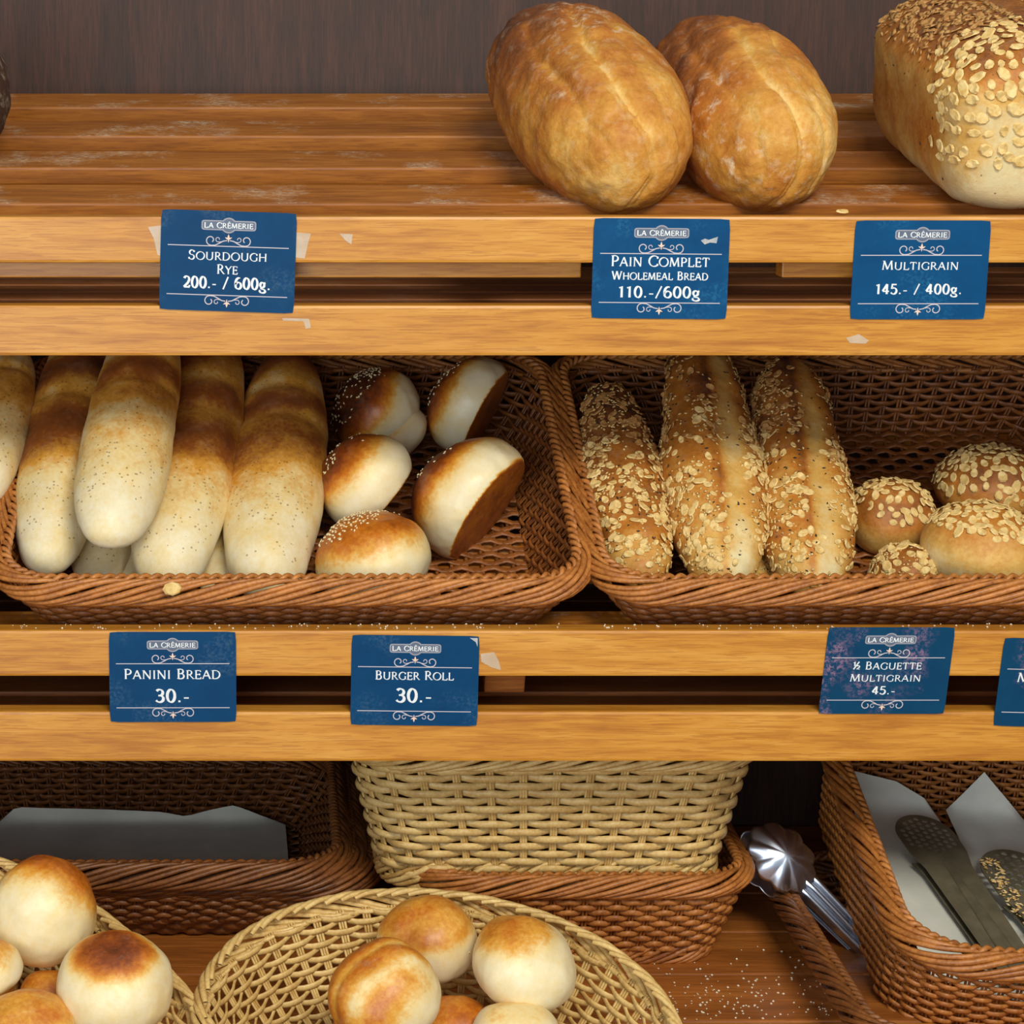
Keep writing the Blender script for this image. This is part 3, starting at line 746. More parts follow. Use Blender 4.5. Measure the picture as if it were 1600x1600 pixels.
def tinloaf():
    seed = 71; L, W, H = .25, .150, .131
    c = R1 @ Vector((at(1634, 330, .02).x, .128, H/2*.93+.0005))
    M = Matrix.Translation(c) @ Matrix.Rotation(T1, 4, 'X') @ Matrix.Rotation(R(91), 4, 'Z')
    def extra(P, T, A, n):
        P[:, 2] = np.maximum(P[:, 2], -H/2*.93)
        z = P[:, 2]/(H/2)
        P[:, 2] += np.where(z > 0, -.16*H*(P[:, 1]/(W/2))**2*z - .05*H*(P[:, 0]/(L/2))**4*z, 0)
        P[:, 1] *= (1+.06*sstep(-.2, .6, z)-.05*sstep(-.2, -1, z))
        P[:, 0] *= (1+.02*sstep(-.2, .6, z)-.05*sstep(-.2, -1, z))
        return P
    def bake(P, T, A, n):
        z = P[:, 2]/(H/2)
        b = .30+.42*sstep(.1, .8, z)+.15*fbm(P, 20, seed)
        b += .22*sstep(.5, .9, P[:, 1]/(W/2))*sstep(.4, -.2, z)
        b -= .28*sstep(-.2, -.9, z)
        b -= .2*sstep(-.5, -.9, T)*sstep(.9, .1, z)
        return np.clip(b, 0, 1)
    me = bread_mesh('oat_tin_loaf', L, W, H, 6.5, 130, 110, None, 0, 0, 1.0, .003, seed, extra, bake, lambda P, T, A, n: np.full(len(P), .35), lambda P, T, A, n: np.full(len(P), .05), 4.4)
    o = mesh_obj('oat_tin_loaf', me, M_MULTI, None, M)
    tag(o, 'tall square tin loaf crusted with rolled oats, right end of top rack', 'bread')
    H2 = H/2
    def mask(co, no):
        z = co[:, 2]/H2; fr = sstep(-.55, -.8, co[:, 0]/(L/2))
        top = sstep(.35, .7, z)
        face = sstep(-.95, .1, z)*fr*.9
        sd = sstep(-.1, .5, z)*sstep(.1, .8, fr)*.8
        return np.clip(top+face+sd, 0, 1)*(no[:, 2] > -.2)
    scatter_parts(o, me, lambda a, b: mask(a, b)*(a[:, 0] < -.05), 215, 3, OAT, .0068, 1.30, .22)
    scatter_parts(o, me, lambda a, b: mask(a, b)*(a[:, 0] > -.07), 130, 4, OATT, .005, 1.15, .5)
    scatter_stuff(o, me, lambda a, b: mask(a, b)*(a[:, 0] > -.06), 900, 9, (.0042, .0027, .0009), M_OATD, 'toasted_oats', .6)
    scatter_stuff(o, me, lambda a, b: np.ones(len(a)), 120, 10, (.0013, .0007, .0005), M_BLK, 'black_sesame_seeds', .3)
tinloaf()
me = bread_mesh('rye_loaf', .20, .12, .10, 2.6, 70, 64, None, 0, 0, .85, .005, 81, None,
                lambda P, T, A, n: np.clip(.75+.3*fbm(P, 20, 3), 0, 1), lambda P, T, A, n: np.full(len(P), .4))
c = R1 @ Vector((at(-108, 200, .17).x, .20, .046))
tag(mesh_obj('rye_loaf', me, M_RYE, None, Matrix.Translation(c) @ Matrix.Rotation(T1, 4, 'X') @ Matrix.Rotation(R(95), 4, 'Z')),
    'dark floury rye loaf cut off by the left edge of the photo', 'bread')

# ------------------------------------------------------------------ lower shelf: wicker
def level(cx, cy, z, rx=0, ry=0, rz=0): return Matrix.Translation((cx, cy, z)) @ Euler((rx, ry, rz)).to_matrix().to_4x4()
# nested stack at the left with paper
xr = at(545, 1410, .13).x
NA = [('top basket of the dark nested stack at left, lined with grey baking paper', -.004, .015, 0),
      ('second dark basket of the nested stack at left, just under the papered one', .009, .008, .008),
      ('bottom dark basket of the nested stack at left, its rim lowest', .023, .001, .015)]
for i, (lb, dx, dz, dy) in enumerate(NA):
    basket(level(xr-BW+dx, .125+BD*.92+dy, Z3+dz), lb, None, BW-.034, BD*.92-.034, BW, BD*.92, .046, .055, DK_SET, rows=10 if i == 0 else 5, rs=.0021, floor=(i == 0), split=(i == 0))
# dark basket in the centre with the light one upon it
bx0, bx1 = at(640, 1400, .08).x, at(1196, 1395, .08).x
cxb = (bx0+bx1)/2; hb = (bx1-bx0)/2-.006
basket(level(cxb, .088+.125, Z3+.001), 'dark brown wicker basket standing under the tall light basket', None, hb-.026, .125-.026, hb, .125, .066, .05, (M_BROWNREED, M_BROWNREED, M_BROWNWEAVE), rows=13, rr=(.007, .008), foot=True, floor=False, rs=.0020)
lx0, lx1 = at(602, 1380, .10).x, at(1122, 1380, .10).x
lt0, lt1 = at(540, 1210, .07).x, at(1182, 1210, .07).x
cxl = (lx0+lx1)/2
zl = zat(1393, .10)
basket(level(cxl, .10+.105, zl), 'tall light tan wicker basket stacked on a dark one, under the shelf', None, (lx1-lx0)/2, .095, (lt1-lt0)/2, .128, Z2d-.016-zl-.01, .05, LT_SET, rows=16, band=.0033, rr=(.006, .009), rs=.0022, gapx=.0255, amp=.0032, foot=True, floor=False, braid=False, power=1.0)

# round light baskets in front
def round_basket(cpx, Yc, a, b, tilt, yaw, H, label, roll=0, k=.62):
    C_ = at(cpx[0], cpx[1], Yc)
    Mr = Matrix.Translation(C_) @ Matrix.Rotation(tilt, 4, 'X') @ Matrix.Rotation(roll, 4, 'Y') @ Matrix.Rotation(yaw, 4, 'Z') @ Matrix.Translation((0, 0, -H))
    return Mr, basket(Mr, label, None, a*k, b*k, a, b, H, .08, LT_SET, rows=17, oval=True, band=.0031, rr=(.0065, .008), rs=.0022, gapx=.019, amp=.0026, floor=True, lean=20, braid=False, power=.7)
MD, _ = round_basket((683, 1616), -.115, .164, .132, R(20), R(-14), .085, 'oval light tan wicker basket of pale rolls, bottom centre')
MC, _ = round_basket((0, 1642), -.125, .235, .128, R(20), R(-54), .085, 'round light tan wicker basket of golden rolls, bottom left corner')

G_R = 'crusty rolls in the light baskets'
def split_roll(P, T, A, n, r):
    d = P/r; g = np.exp(-((d[:, 1]-.25+.25*d[:, 0]**2)/.10)**2)*sstep(.0, .5, n[:, 2])
    return P - n*(g*.0016)[:, None]
# centre basket
bun((668, 1472), -.03, 81, (-.1, -.15, .95), 'roll with amber top and pale flank, at the back of the centre oval basket', 91, G_R, capd=(.0, .55), capm=.48, H=.9, flat=.9, name='crusty_roll', basebake=.3, flour=.4)
bun((818, 1507), -.075, 86, (.35, -.2, .9), 'egg-shaped pale roll tilted right, rightmost in the centre oval basket', 92, G_R, capd=(.40, .95), capm=.45, H=.82, flat=.95, elong=1.08, name='crusty_roll', basebake=.42, pale=.10, cap_center=(.1, .5, .8), spin=R(25))
bun((602, 1556), -.125, 92, (-.35, -.35, .85), 'amber roll split open down the middle, front left of the oval basket', 93, G_R, capd=(-1.0, .2), capm=.58, H=.92, flat=.95, name='crusty_roll', extra=split_roll, spin=R(70), cap_center=(-.2, .5, .6), basebake=.4, flour=.5, slash=.34)
bun((808, 1626), -.12, 74, (0, -.1, 1), 'pale roll cut off by the bottom edge, under the egg-shaped one', 94, G_R, capd=(.5, .9), capm=.25, H=.85, flat=.9, name='crusty_roll', basebake=.3)
bun((712, 1605), -.085, 62, (0, -.3, 1), 'amber roll glimpsed between the split roll and the pale one', 95, G_R, capd=(-.8, .4), capm=.55, name='crusty_roll')
# left basket
bun((66, 1424), -.06, 86, (.35, -.15, .8), 'tall amber-capped roll at the back of the left basket', 96, G_R, capd=(-.25, .75), capm=.58, H=1.04, flat=1.0, name='crusty_roll', cap_center=(.55, .25, .55), basebake=.2, pale=.12, flour=.3)
bun((181, 1540), -.13, 94, (.0, -.30, .95), 'roll with a dark burnt cap on top, right side of the left basket', 97, G_R, capd=(.55, 1.02), capm=.80, H=.86, flat=.9, name='crusty_roll', basebake=.3, pale=.12, blot=.15, flour=.4)
bun((-22, 1518), -.11, 64, (-.2, -.2, .95), 'pale roll cut off by the left edge, below the tall amber one', 98, G_R, capd=(.1, .8), capm=.45, name='crusty_roll')
bun((76, 1556), -.085, 50, (0, -.2, 1), 'small amber roll wedged at the centre of the left basket', 99, G_R, capd=(-.6, .5), capm=.55, name='crusty_roll')
bun((42, 1612), -.16, 78, (0, -.3, .95), 'amber roll in the bottom left corner of the photo', 100, G_R, capd=(-.2, .8), capm=.48, name='crusty_roll', flour=.4)

# the layer of rolls underneath that carries the visible ones (below the photo's edge)
WORDS = ('rear left', 'rear right', 'middle left', 'middle', 'middle right', 'far left')
def under(Mr, spots, H, label, seed):
    for k, (x, y, z) in enumerate(spots):
        r_ = .036
        me = bread_mesh('crusty_roll', 2*r_, 2*r_, 2*r_*.86, 2.15, 40, 40, None, 0, 0, .9, .003, seed+k, None,
                        lambda P, T, A, n: .10+.5*sstep(0, .6, n[:, 2]), None, None, 2.0)
        o = mesh_obj('crusty_roll', me, M_ROLL, None, Mr @ Matrix.Translation((x, y, z)))
        tag(o, label % WORDS[k], 'bread roll', 'under-layer rolls ' + label[label.index('in the'):])
under(MD, [(-.045, .030, .038), (.032, .034, .038), (-.078, -.035, .040), (-.002, -.035, .038), (.074, -.030, .040)], .085, 'roll at %s of the bottom layer in the centre oval basket', 120)
under(MC, [(-.03, .03, .038), (.045, .02, .038), (-.08, -.035, .040), (-.005, -.045, .038), (.07, -.045, .040), (-.105, .03, .04)], .085, 'roll at %s of the bottom layer in the bottom left basket', 130)

# right side baskets
HE = .068
ME_ = Matrix.Translation((.295+.205*math.cos(R(11)), -.028, zat(1500, -.03)-.022)) @ Euler((R(15), R(5), 0)).to_matrix().to_4x4() @ Matrix.Translation((0, .165, -HE))
basket(ME_, 'deep orange-brown wicker basket tipped sideways, holding paper and tongs', None, .200, .155, .205, .165, HE, .05, (M_BROWNREED, M_BROWNREED, M_BROWNWEAVE), rows=16, rr=(.008, .010), rs=.0023, amp=.0026, power=1.0)
basket(level(.243+.215, .055, Z3+.002), 'flat dark wicker basket beneath the deep tipped one at right', None, .19, .165, .213, .190, .026, .055, DK_SET, rows=5, floor=False, split=True)

# ------------------------------------------------------------------ paper, tongs
def sheet(name, pts, th, label, nx=28, ny=18, fold=None, seed=1, group=None):
    """pts: four world corners (front-left, front-right, back-right, back-left)"""
    A, B, C_, D = [np.array(p) for p in pts]
    u, v = np.meshgrid(np.linspace(0, 1, nx), np.linspace(0, 1, ny), indexing='ij'); u = u.ravel()[:, None]; v = v.ravel()[:, None]
    P = (A*(1-u)+B*u)*(1-v)+(D*(1-u)+C_*u)*v
    nrm = np.cross(B-A, D-A); nrm /= np.linalg.norm(nrm); nrm = nrm if nrm[2] > 0 else -nrm
    P = P + nrm*(.0022*fbm(P, 16, seed))[:, None]
    if fold: P = fold(P, u.ravel(), v.ravel(), nrm)
    I = np.arange(nx-1)[:, None]*ny; J = np.arange(ny-1)[None, :]
    F = np.stack([I+J, I+ny+J, I+ny+J+1, I+J+1], -1).reshape(-1, 4)
    n = len(P); V = np.concatenate([P, P-nrm*th]); F2 = F[:, ::-1]+n
    me = np_mesh(name, V, np.concatenate([F, F2]))
    o = mesh_obj(name, me, M_PAPER); tag(o, label, 'paper', group); return o
# paper in the stack: lies on the floor and runs up the back wall
def foldA(P, u, v, nrm):
    k = np.clip((v-.45)/.55, 0, 1); P[:, 2] += .0*k
    return P
zf = Z3+.015+.008
def bent(px, py, M, zfl, ywall):
    """where the line of sight through a spot of the photograph meets the basket floor, or else its back wall"""
    Mi = M.inverted(); a = Mi @ CAM; d = (Mi @ at(px, py, 0.0)) - a
    p = a + d*((zfl-a.z)/d.z)
    if p.y > ywall: p = a + d*((ywall-a.y)/d.y)
    return M @ p
def sheet_on(quad, M, zfl, ywall, label, seed, nx=40, ny=30, top=None):
    A, B, C_, D = [np.array(q, dtype=float) for q in quad]; V = []
    for i in range(nx):
        u = i/(nx-1)
        hi = D*(1-u)+C_*u
        if top: hi = np.array([np.interp(u, [t[0] for t in top], [t[1] for t in top]), np.interp(u, [t[0] for t in top], [t[2] for t in top])])
        lo = A*(1-u)+B*u
        for j in range(ny):
            v = j/(ny-1); q = lo*(1-v)+hi*v
            V.append(bent(q[0], q[1], M, zfl, ywall))
    P = np.array(V); P[:, 2] += .0012*fbm(P, 22, seed)+.0012
    P = P.reshape(nx, ny, 3)
    for _ in range(3): P[1:-1, 1:-1] = (P[1:-1, 1:-1]*2+P[:-2, 1:-1]+P[2:, 1:-1]+P[1:-1, :-2]+P[1:-1, 2:])/6
    P = P.reshape(-1, 3)
    I = np.arange(nx-1)[:, None]*ny; J = np.arange(ny-1)[None, :]
    F = np.stack([I+J, I+ny+J, I+ny+J+1, I+J+1], -1).reshape(-1, 4); n = len(P)
    V = np.concatenate([P, P+np.array([0, .0003, -.0004])])
    o = mesh_obj('baking_paper', np_mesh('baking_paper', V, np.concatenate([F, F[:, ::-1]+n])), M_PAPER)
    return tag(o, label, 'paper')
IDM = Matrix.Identity(4)
sheet_on([(-80, 1440), (456, 1440), 0, 0] if False else [(-80, 1408), (456, 1408), (446, 1290), (-60, 1330)], IDM, zf, .386,
         'grey baking paper sheet lining the dark nested baskets at left', 4,
         top=[(0, -60, 1340), (.16, 25, 1263), (.62, 250, 1270), (.70, 290, 1277), (.85, 366, 1260), (1, 446, 1291)])
# papers in the tipped basket, given in basket coordinates
def inE(x, y, z): return ME_ @ Vector((x, y, z))
def onE(px, py, z, Y0=.1):
    """point on plane local z in basket frame hit by the ray through a pixel"""
    p = at(px, py, 0.0); d = (p-CAM); Mi = ME_.inverted(); a = Mi @ CAM; b = Mi @ p
    k = (z-a.z)/(b.z-a.z); return ME_ @ (a + (b-a)*k)
ZP = .030
ZP = .0075; YW = .146
sheet_on([(1455, 1530), (1720, 1600), (1475, 1300), (1300, 1205)], ME_, ZP, YW, 'grey baking paper under the perforated tongs in the tipped basket', 3,
         top=[(0, 1302, 1200), (.5, 1400, 1222), (.75, 1445, 1250), (1, 1500, 1330)])
sheet_on([(1478, 1268), (1600, 1540), (1770, 1490), (1538, 1208)], ME_, ZP+.003, YW-.004, 'second baking paper sheet with pointed corner, right of the perforated tongs', 5, 26, 26)
def curve_plate(name, outline, holes, th):
    cu = bpy.data.curves.new(name, 'CURVE'); cu.dimensions = '2D'; cu.fill_mode = 'BOTH'; cu.extrude = th/2
    for pts in [outline]+holes:
        s = cu.splines.new('POLY'); s.points.add(len(pts)-1)
        for p, q in zip(s.points, pts): p.co = (q[0], q[1], 0, 1)
        s.use_cyclic_u = True
    o = bpy.data.objects.new(name, cu); COL.objects.link(o); bpy.context.view_layer.update()
    me = bpy.data.meshes.new_from_object(o); bpy.data.objects.remove(o); bpy.data.curves.remove(cu)
    me.name = name; return me
def perf_tongs(head, tail, zl, hw, hl, label, crumbs):
    p = bent(head[0], head[1], ME_, zl, YW-.016); q = bent(tail[0], tail[1], ME_, zl, YW-.016)
    upn = (ME_.to_3x3() @ Vector((0, 0, 1))).normalized()
    M = axis_M(p, q, upn); M.translation = p
    e = empty('perforated_tongs', M); tag(e, label, 'tongs', 'perforated serving tongs')
    L = (q-p).length
    out = [(-hl*math.cos(t), hw*math.sin(t)) for t in np.linspace(-math.pi*.5, math.pi*.5, 25)]
    out += [(hl*.8, hw*.98), (hl*1.5, hw*.80), (L*.6, hw*.72), (L, hw*.66), (L, -hw*.66), (L*.6, -hw*.72), (hl*1.5, -hw*.80), (hl*.8, -hw*.98)]
    holes = []; st = hw*.285; rh = st*.35
    i = 0; y = -hw
    ky = -3
    while ky <= 3:
        kx = -7
        while kx <= 7:
            x = kx*st*.92+(st*.46 if ky % 2 else 0) + hl*.1; yy = ky*st*.86
            if (x/hl)**2+(yy/hw)**2 < .70 or (0 <= x < hl*.65 and abs(yy) < hw*.8):
                holes.append([(x+rh*math.cos(t), yy+rh*math.sin(t)) for t in np.arange(8)*math.pi/4])
            kx += 1
        ky += 1
    me = curve_plate('upper_jaw', out, holes, .0012)
    o = mesh_obj('upper_jaw', me, M_DULL, e)
    o.matrix_local = Matrix.Translation((0, 0, .004))
    # spine crease along the arm: raised half-round rib
    P = np.array([[hl*1.2+t*(L-hl*1.2), 0, .0045] for t in np.linspace(0, 1, 12)]); A, B = frames(P)
    rr_ = np.linspace(.3, 1, 12)*hw*.35
    V, F = tube_arrays(P, rr_, rr_*.35, A, B, 12); mesh_obj('arm_rib', np_mesh('arm_rib', V, F), M_DULL, e)
    me2 = curve_plate('lower_jaw', [(max(x, hl*1.0), y*.97) for x, y in out if x > 0], [], .0012); mesh_obj('lower_jaw', me2, M_DULL, e).matrix_local = Matrix.Translation((0, 0, -.003))
    if crumbs:
        rng = random.Random(4); ac = Acc()
        for i in range(160):
            t = rng.uniform(-.5, 2.5); c = np.array([hl*t, -hw*rng.uniform(.5, 1.0)*(1 if t > 0 else .9), .006+rng.uniform(0, .002)])
            s = rng.uniform(.0006, .0018)
            V = np.array([(1, 0, 0), (0, 1, 0), (-1, 0, 0), (0, -1, 0), (0, 0, 1), (0, 0, -1)])*s*np.array([1.6, .7, .6]) @ np.array(Matrix.Rotation(rng.uniform(0, 6), 3, 'Z')).T + c
            ac.add(V, np.array([(0, 1, 4), (1, 2, 4), (2, 3, 4), (3, 0, 4), (1, 0, 5), (2, 1, 5), (3, 2, 5), (0, 3, 5)]))
        tag(mesh_obj('crumbs', ac.mesh('crumbs', False), M_CRUMB, e), kind='stuff')
M_CRUMB = plain('crumb', srgb(214, 160, 62), .7, c2=srgb(236, 214, 160), vs=300)
perf_tongs((1447, 1312), (1600, 1535), ZP+.010, .0255, .0300, 'grey perforated metal tongs lying on paper, holes clearly visible', False)
perf_tongs((1590, 1372), (1740, 1575), ZP+.014, .030, .034, 'grey perforated metal tongs with stuck yellow crumbs, cut by right edge', True)

# steel scalloped tongs
def scallop_tongs():
    h = at(1200, 1330, .165); t = at(1345, 1475, .140); d = (t-h)
    up = Vector((-.25, -.55, .8)).normalized()
    M = axis_M(h, t, up); M.translation = h
    e = empty('steel_tongs', M); tag(e, 'shiny steel tongs with scalloped shell heads, leaning between the baskets', 'tongs')
    L = d.length
    def head(zo, mirror):
        n = 90; out = []
        V = []; nr = 14
        for i in range(n):
            a = 2*math.pi*i/n
            lob = 1+.13*abs(math.sin(a*4.5))
            for j in range(1, nr+1):
                q = j/nr; rr_ = q*lob if q > .5 else q*(1+(lob-1)*q*2)
                x = .029*rr_*math.cos(a)+.010; y = .023*rr_*math.sin(a)
                z = -.012*(1-q*q)*mirror + .0007*math.sin(a*9)*q*q
                V.append((x, y, z+zo))
        V.append((.010, 0, -.012*mirror+zo)); c = len(V)-1
        F4 = []; F3 = []
        for i in range(n):
            k = (i+1) % n
            F3.append((c, i*nr, k*nr))
            for j in range(nr-1): F4.append((i*nr+j, i*nr+j+1, k*nr+j+1, k*nr+j))
        me = bpy.data.meshes.new('shell_head'); me.from_pydata(V, [], F4+F3)
        for p in me.polygons: p.use_smooth = True
        o = mesh_obj('shell_head', me, M_STEEL, e); md = o.modifiers.new('th', 'SOLIDIFY'); md.thickness = .0009
    head(.010, -1); head(-.010, 1)
    for zo in (.008, -.008):
        # ribbed arm, corrugated section
        n = 30; m = 25; V = []
        for i in range(n):
            x = .030+(L-.030+.03)*i/(n-1)
            wdt = .0115-.002*i/(n-1)
            for j in range(m):
                s = j/(m-1)*2-1; V.append((x, s*wdt, zo*(1-.4*i/n)+.0022*math.cos(s*3*math.pi)*(1 if zo > 0 else -1)*min(1, i/4)+.003*(1-s*s)))
        F = [(i*m+j, i*m+j+1, (i+1)*m+j+1, (i+1)*m+j) for i in range(n-1) for j in range(m-1)]
        me = bpy.data.meshes.new('arm'); me.from_pydata(V, [], F)
        for p in me.polygons: p.use_smooth = True
        o = mesh_obj('arm', me, M_STEEL, e); o.modifiers.new('th', 'SOLIDIFY').thickness = .0009
scallop_tongs()

# ------------------------------------------------------------------ lettering
def arc(cx, cy, rx, ry, a0, a1, n=14):
    return [(cx+rx*math.cos(R(a)), cy+ry*math.sin(R(a))) for a in np.linspace(a0, a1, n)]
GL = {}
def g(ch, wd, strokes, ser=()): GL[ch] = (wd, strokes, ser)
g('A', .80, [[(.06, 0), (.40, 1)], [(.40, 1), (.74, 0)], [(.19, .36), (.61, .36)]], [(.06, 0), (.74, 0)])
g('B', .66, [[(.14, 0), (.14, 1)], [(.14, .98)]+arc(.30, .755, .20, .225, 90, -90)+[(.14, .53)], [(.14, .53)]+arc(.33, .275, .23, .255, 90, -90)+[(.14, .02)]], [(.11, 0), (.11, 1)])
g('C', .80, [arc(.48, .5, .40, .49, 48, 312, 26), [(.75, .72), (.755, .92)], [(.75, .08), (.755, .25)]])
g('D', .86, [[(.14, 0), (.14, 1)], [(.14, .98)]+arc(.34, .5, .42, .48, 90, -90, 20)+[(.14, .02)]], [(.11, 0), (.11, 1)])
g('E', .62, [[(.14, 0), (.14, 1)], [(.14, .98), (.54, .98), (.54, .82)], [(.14, .52), (.46, .52)], [(.46, .42), (.46, .62)], [(.14, .02), (.56, .02), (.58, .2)]], [(.11, 0), (.11, 1)])
GL['Ê'] = (.62, GL['E'][1]+[[(.2, 1.12), (.34, 1.28), (.48, 1.12)]], GL['E'][2])
g('G', .86, [arc(.48, .5, .40, .49, 48, 300, 26), [(.75, .72), (.755, .92)], [(.75, .06), (.75, .40)]], [(.75, .42)])
g('H', .88, [[(.14, 0), (.14, 1)], [(.74, 0), (.74, 1)], [(.14, .52), (.74, .52)]], [(.14, 0), (.14, 1), (.74, 0), (.74, 1)])
g('I', .34, [[(.17, 0), (.17, 1)]], [(.17, 0), (.17, 1)])
g('L', .62, [[(.14, 0), (.14, 1)], [(.14, .02), (.56, .02), (.60, .22)]], [(.11, 0), (.14, 1)])
g('M', 1.0, [[(.10, 0), (.18, 1)], [(.18, 1), (.49, .05)], [(.49, .05), (.80, 1)], [(.80, 1), (.89, 0)]], [(.10, 0), (.89, 0), (.14, 1), (.84, 1)])
g('N', .88, [[(.14, 0), (.14, 1)], [(.14, 1), (.74, 0)], [(.74, 0), (.74, 1)]], [(.14, 0), (.10, 1), (.74, 1)])
g('O', .92, [arc(.46, .5, .41, .49, 0, 360, 36)])
g('P', .62, [[(.14, 0), (.14, 1)], [(.14, .98)]+arc(.30, .72, .25, .26, 90, -90)+[(.14, .46)]], [(.14, 0), (.11, 1)])
g('R', .72, [[(.14, 0), (.14, 1)], [(.14, .98)]+arc(.30, .735, .22, .245, 90, -90)+[(.14, .49)], [(.32, .49), (.68, .0)]], [(.14, 0), (.11, 1), (.69, .0)])
g('S', .60, [arc(.31, .745, .20, .245, 30, 250, 16)+arc(.29, .26, .22, .25, 70, -150, 16), [(.49, .78), (.50, .94)], [(.08, .06), (.07, .24)]])
g('T', .72, [[(.36, 0), (.36, 1)], [(.06, .80), (.06, .98), (.66, .98), (.66, .80)]], [(.36, 0)])
g('U', .86, [[(.14, 1), (.14, .34)]+arc(.43, .34, .29, .33, 180, 360, 16)+[(.72, 1)]], [(.14, 1), (.72, 1)])
g('W', 1.15, [[(.08, 1), (.33, 0)], [(.33, 0), (.57, 1)], [(.57, 1), (.83, 0)], [(.83, 0), (1.07, 1)]], [(.08, 1), (1.07, 1), (.57, 1)])
g('Y', .74, [[(.06, 1), (.37, .5)], [(.68, 1), (.37, .5)], [(.37, .5), (.37, 0)]], [(.06, 1), (.68, 1), (.37, 0)])
g('0', .62, [arc(.31, .5, .23, .49, 0, 360, 32)])
g('1', .50, [[(.27, 0), (.27, 1), (.10, .84)]], [(.27, 0)])
g('2', .60, [arc(.30, .72, .21, .27, 160, -20, 14)+[(.40, .42), (.08, .05)], [(.08, .05), (.52, .05), (.54, .22)]])
g('3', .60, [arc(.28, .75, .20, .24, 150, -80, 16), arc(.28, .27, .23, .26, 80, -155, 18), [(.20, .52), (.32, .52)]])
g('4', .62, [[(.40, 0), (.40, 1)], [(.40, 1), (.05, .30)], [(.05, .28), (.58, .28)]], [(.40, 0)])
g('5', .60, [[(.50, .97), (.14, .97), (.12, .55)]+arc(.27, .32, .24, .31, 115, -150, 18)])
g('6', .62, [arc(.36, .48, .28, .50, 70, 190, 14)+arc(.32, .30, .23, .29, 180, -180, 26)])
g('g', .60, [arc(.26, .42, .17, .22, 0, 360, 20), [(.40, .56), (.52, .62)], [(.18, .20), (.14, .10), (.44, .02)]+arc(.29, -.13, .22, .14, 35, -215, 20)])
g('.', .28, [[(.13, .0), (.13, .14)]]); g('-', .42, [[(.06, .33), (.36, .33)]]); g('/', .52, [[(.06, -.06), (.46, 1.04)]])
g('½', .80, [[(.10, .82), (.22, 1.0), (.22, .45)], [(.14, 0), (.62, 1)], arc(.58, .36, .13, .14, 160, -30, 10)+[(.46, .04), (.74, .04)]])
def ribbon(ac, pts, wf, z, S, ox, oy):
    P = np.array(pts, dtype=float)*S + np.array([ox, oy])
    if len(P) < 2: return
    T = np.gradient(P, axis=0); T /= np.linalg.norm(T, axis=1)[:, None]+1e-9
    Nn = np.stack([-T[:, 1], T[:, 0]], -1)
    wd = np.array([wf(t) for t in T])[:, None]*S/2
    A = P+Nn*wd; B = P-Nn*wd; n = len(P)
    V = np.concatenate([np.c_[A, np.full(n, z)], np.c_[B, np.full(n, z)]])
    i = np.arange(n-1); F = np.stack([i+n, i+n+1, i+1, i], -1); ac.add(V, F)
def text_arrays(ac, text, S, small, cx, cy, weight, width=None, smallcaps=True, space=.07):
    """cap height S (first letter of words), small: ratio of the rest"""
    def run(draw, xs=1.0):
        x = 0; first = True
        for ch in text:
            if ch == ' ': x += S*.42*xs; first = True; continue
            wd, st, ser = GL[ch]; s = S if (first or not smallcaps or not ch.isalpha() or ch == '½') else S*small
            first = False
            if draw:
                pen = R(18); lo, hi = weight
                wf = lambda t: lo+(hi-lo)*abs(math.sin(math.atan2(t[1], t[0])+pen))**1.3 if True else 0
                for k, pts in enumerate(st):
                    pts = [(q[0]*xs, q[1]) for q in pts]
                    if ch == '.': wf2 = lambda t: .15
                    elif ch == '-': wf2 = lambda t: .10
                    elif ch == '/': wf2 = lambda t: hi*.6
                    elif len(pts) == 2 and ch in 'AMNWY':
                        dxy = (pts[1][0]-pts[0][0])*(pts[1][1]-pts[0][1])
                        vert = abs(pts[1][0]-pts[0][0]) < .02
                        ww = hi if dxy < 0 else (lo*1.6 if not (vert and ch == 'Y') else hi)
                        wf2 = (lambda q: (lambda t: q))(ww)
                    else: wf2 = wf
                    ribbon(ac, pts, wf2, .00012+k*.000012, s, ox+x, cy)
                for (sx, sy) in ser:
                    d = .028 if sy < .5 else -.028
                    ribbon(ac, [(sx*xs-.11, sy+d), (sx*xs+.11, sy+d)], lambda t: .05, .00018, s, ox+x, cy)
            x += s*(wd+space)*xs
        return x
    ox = 0; wtot = run(False); xs = (width/wtot) if width else 1.0
    ox = cx-wtot*xs/2; run(True, xs)

def disc(ac, outline, z):
    n = len(outline); c = np.mean(outline, axis=0)
    V = np.array([(c[0], c[1], z)]+[(p[0], p[1], z) for p in outline])
    F = np.array([(0, i+1, (i+1) % n+1, 0) for i in range(n)]); ac.tri = getattr(ac, 'tri', [])
    ac.add(V, np.array([(0, i+1, ((i+1) % n)+1) for i in range(n)]))
def poly_outline(hw, hh, rc, rcirc, n=60):
    out = []
    for i in range(240):
        a = 2*math.pi*i/240; dx, dy = math.cos(a), math.sin(a)
        # ray to rounded bar
        t = min(hw/abs(dx) if abs(dx) > 1e-6 else 9e9, hh/abs(dy) if abs(dy) > 1e-6 else 9e9)
        x, y = dx*t, dy*t
        if abs(x) > hw-rc and abs(y) > hh-rc:
            cxx = math.copysign(hw-rc, x); cyy = math.copysign(hh-rc, y)
            # intersect ray with corner circle
            b = dx*cxx+dy*cyy; disc_ = b*b-(cxx*cxx+cyy*cyy-rc*rc)
            if disc_ > 0: t = b+math.sqrt(disc_)
        t = max(t, rcirc); out.append((dx*t, dy*t))
    return out
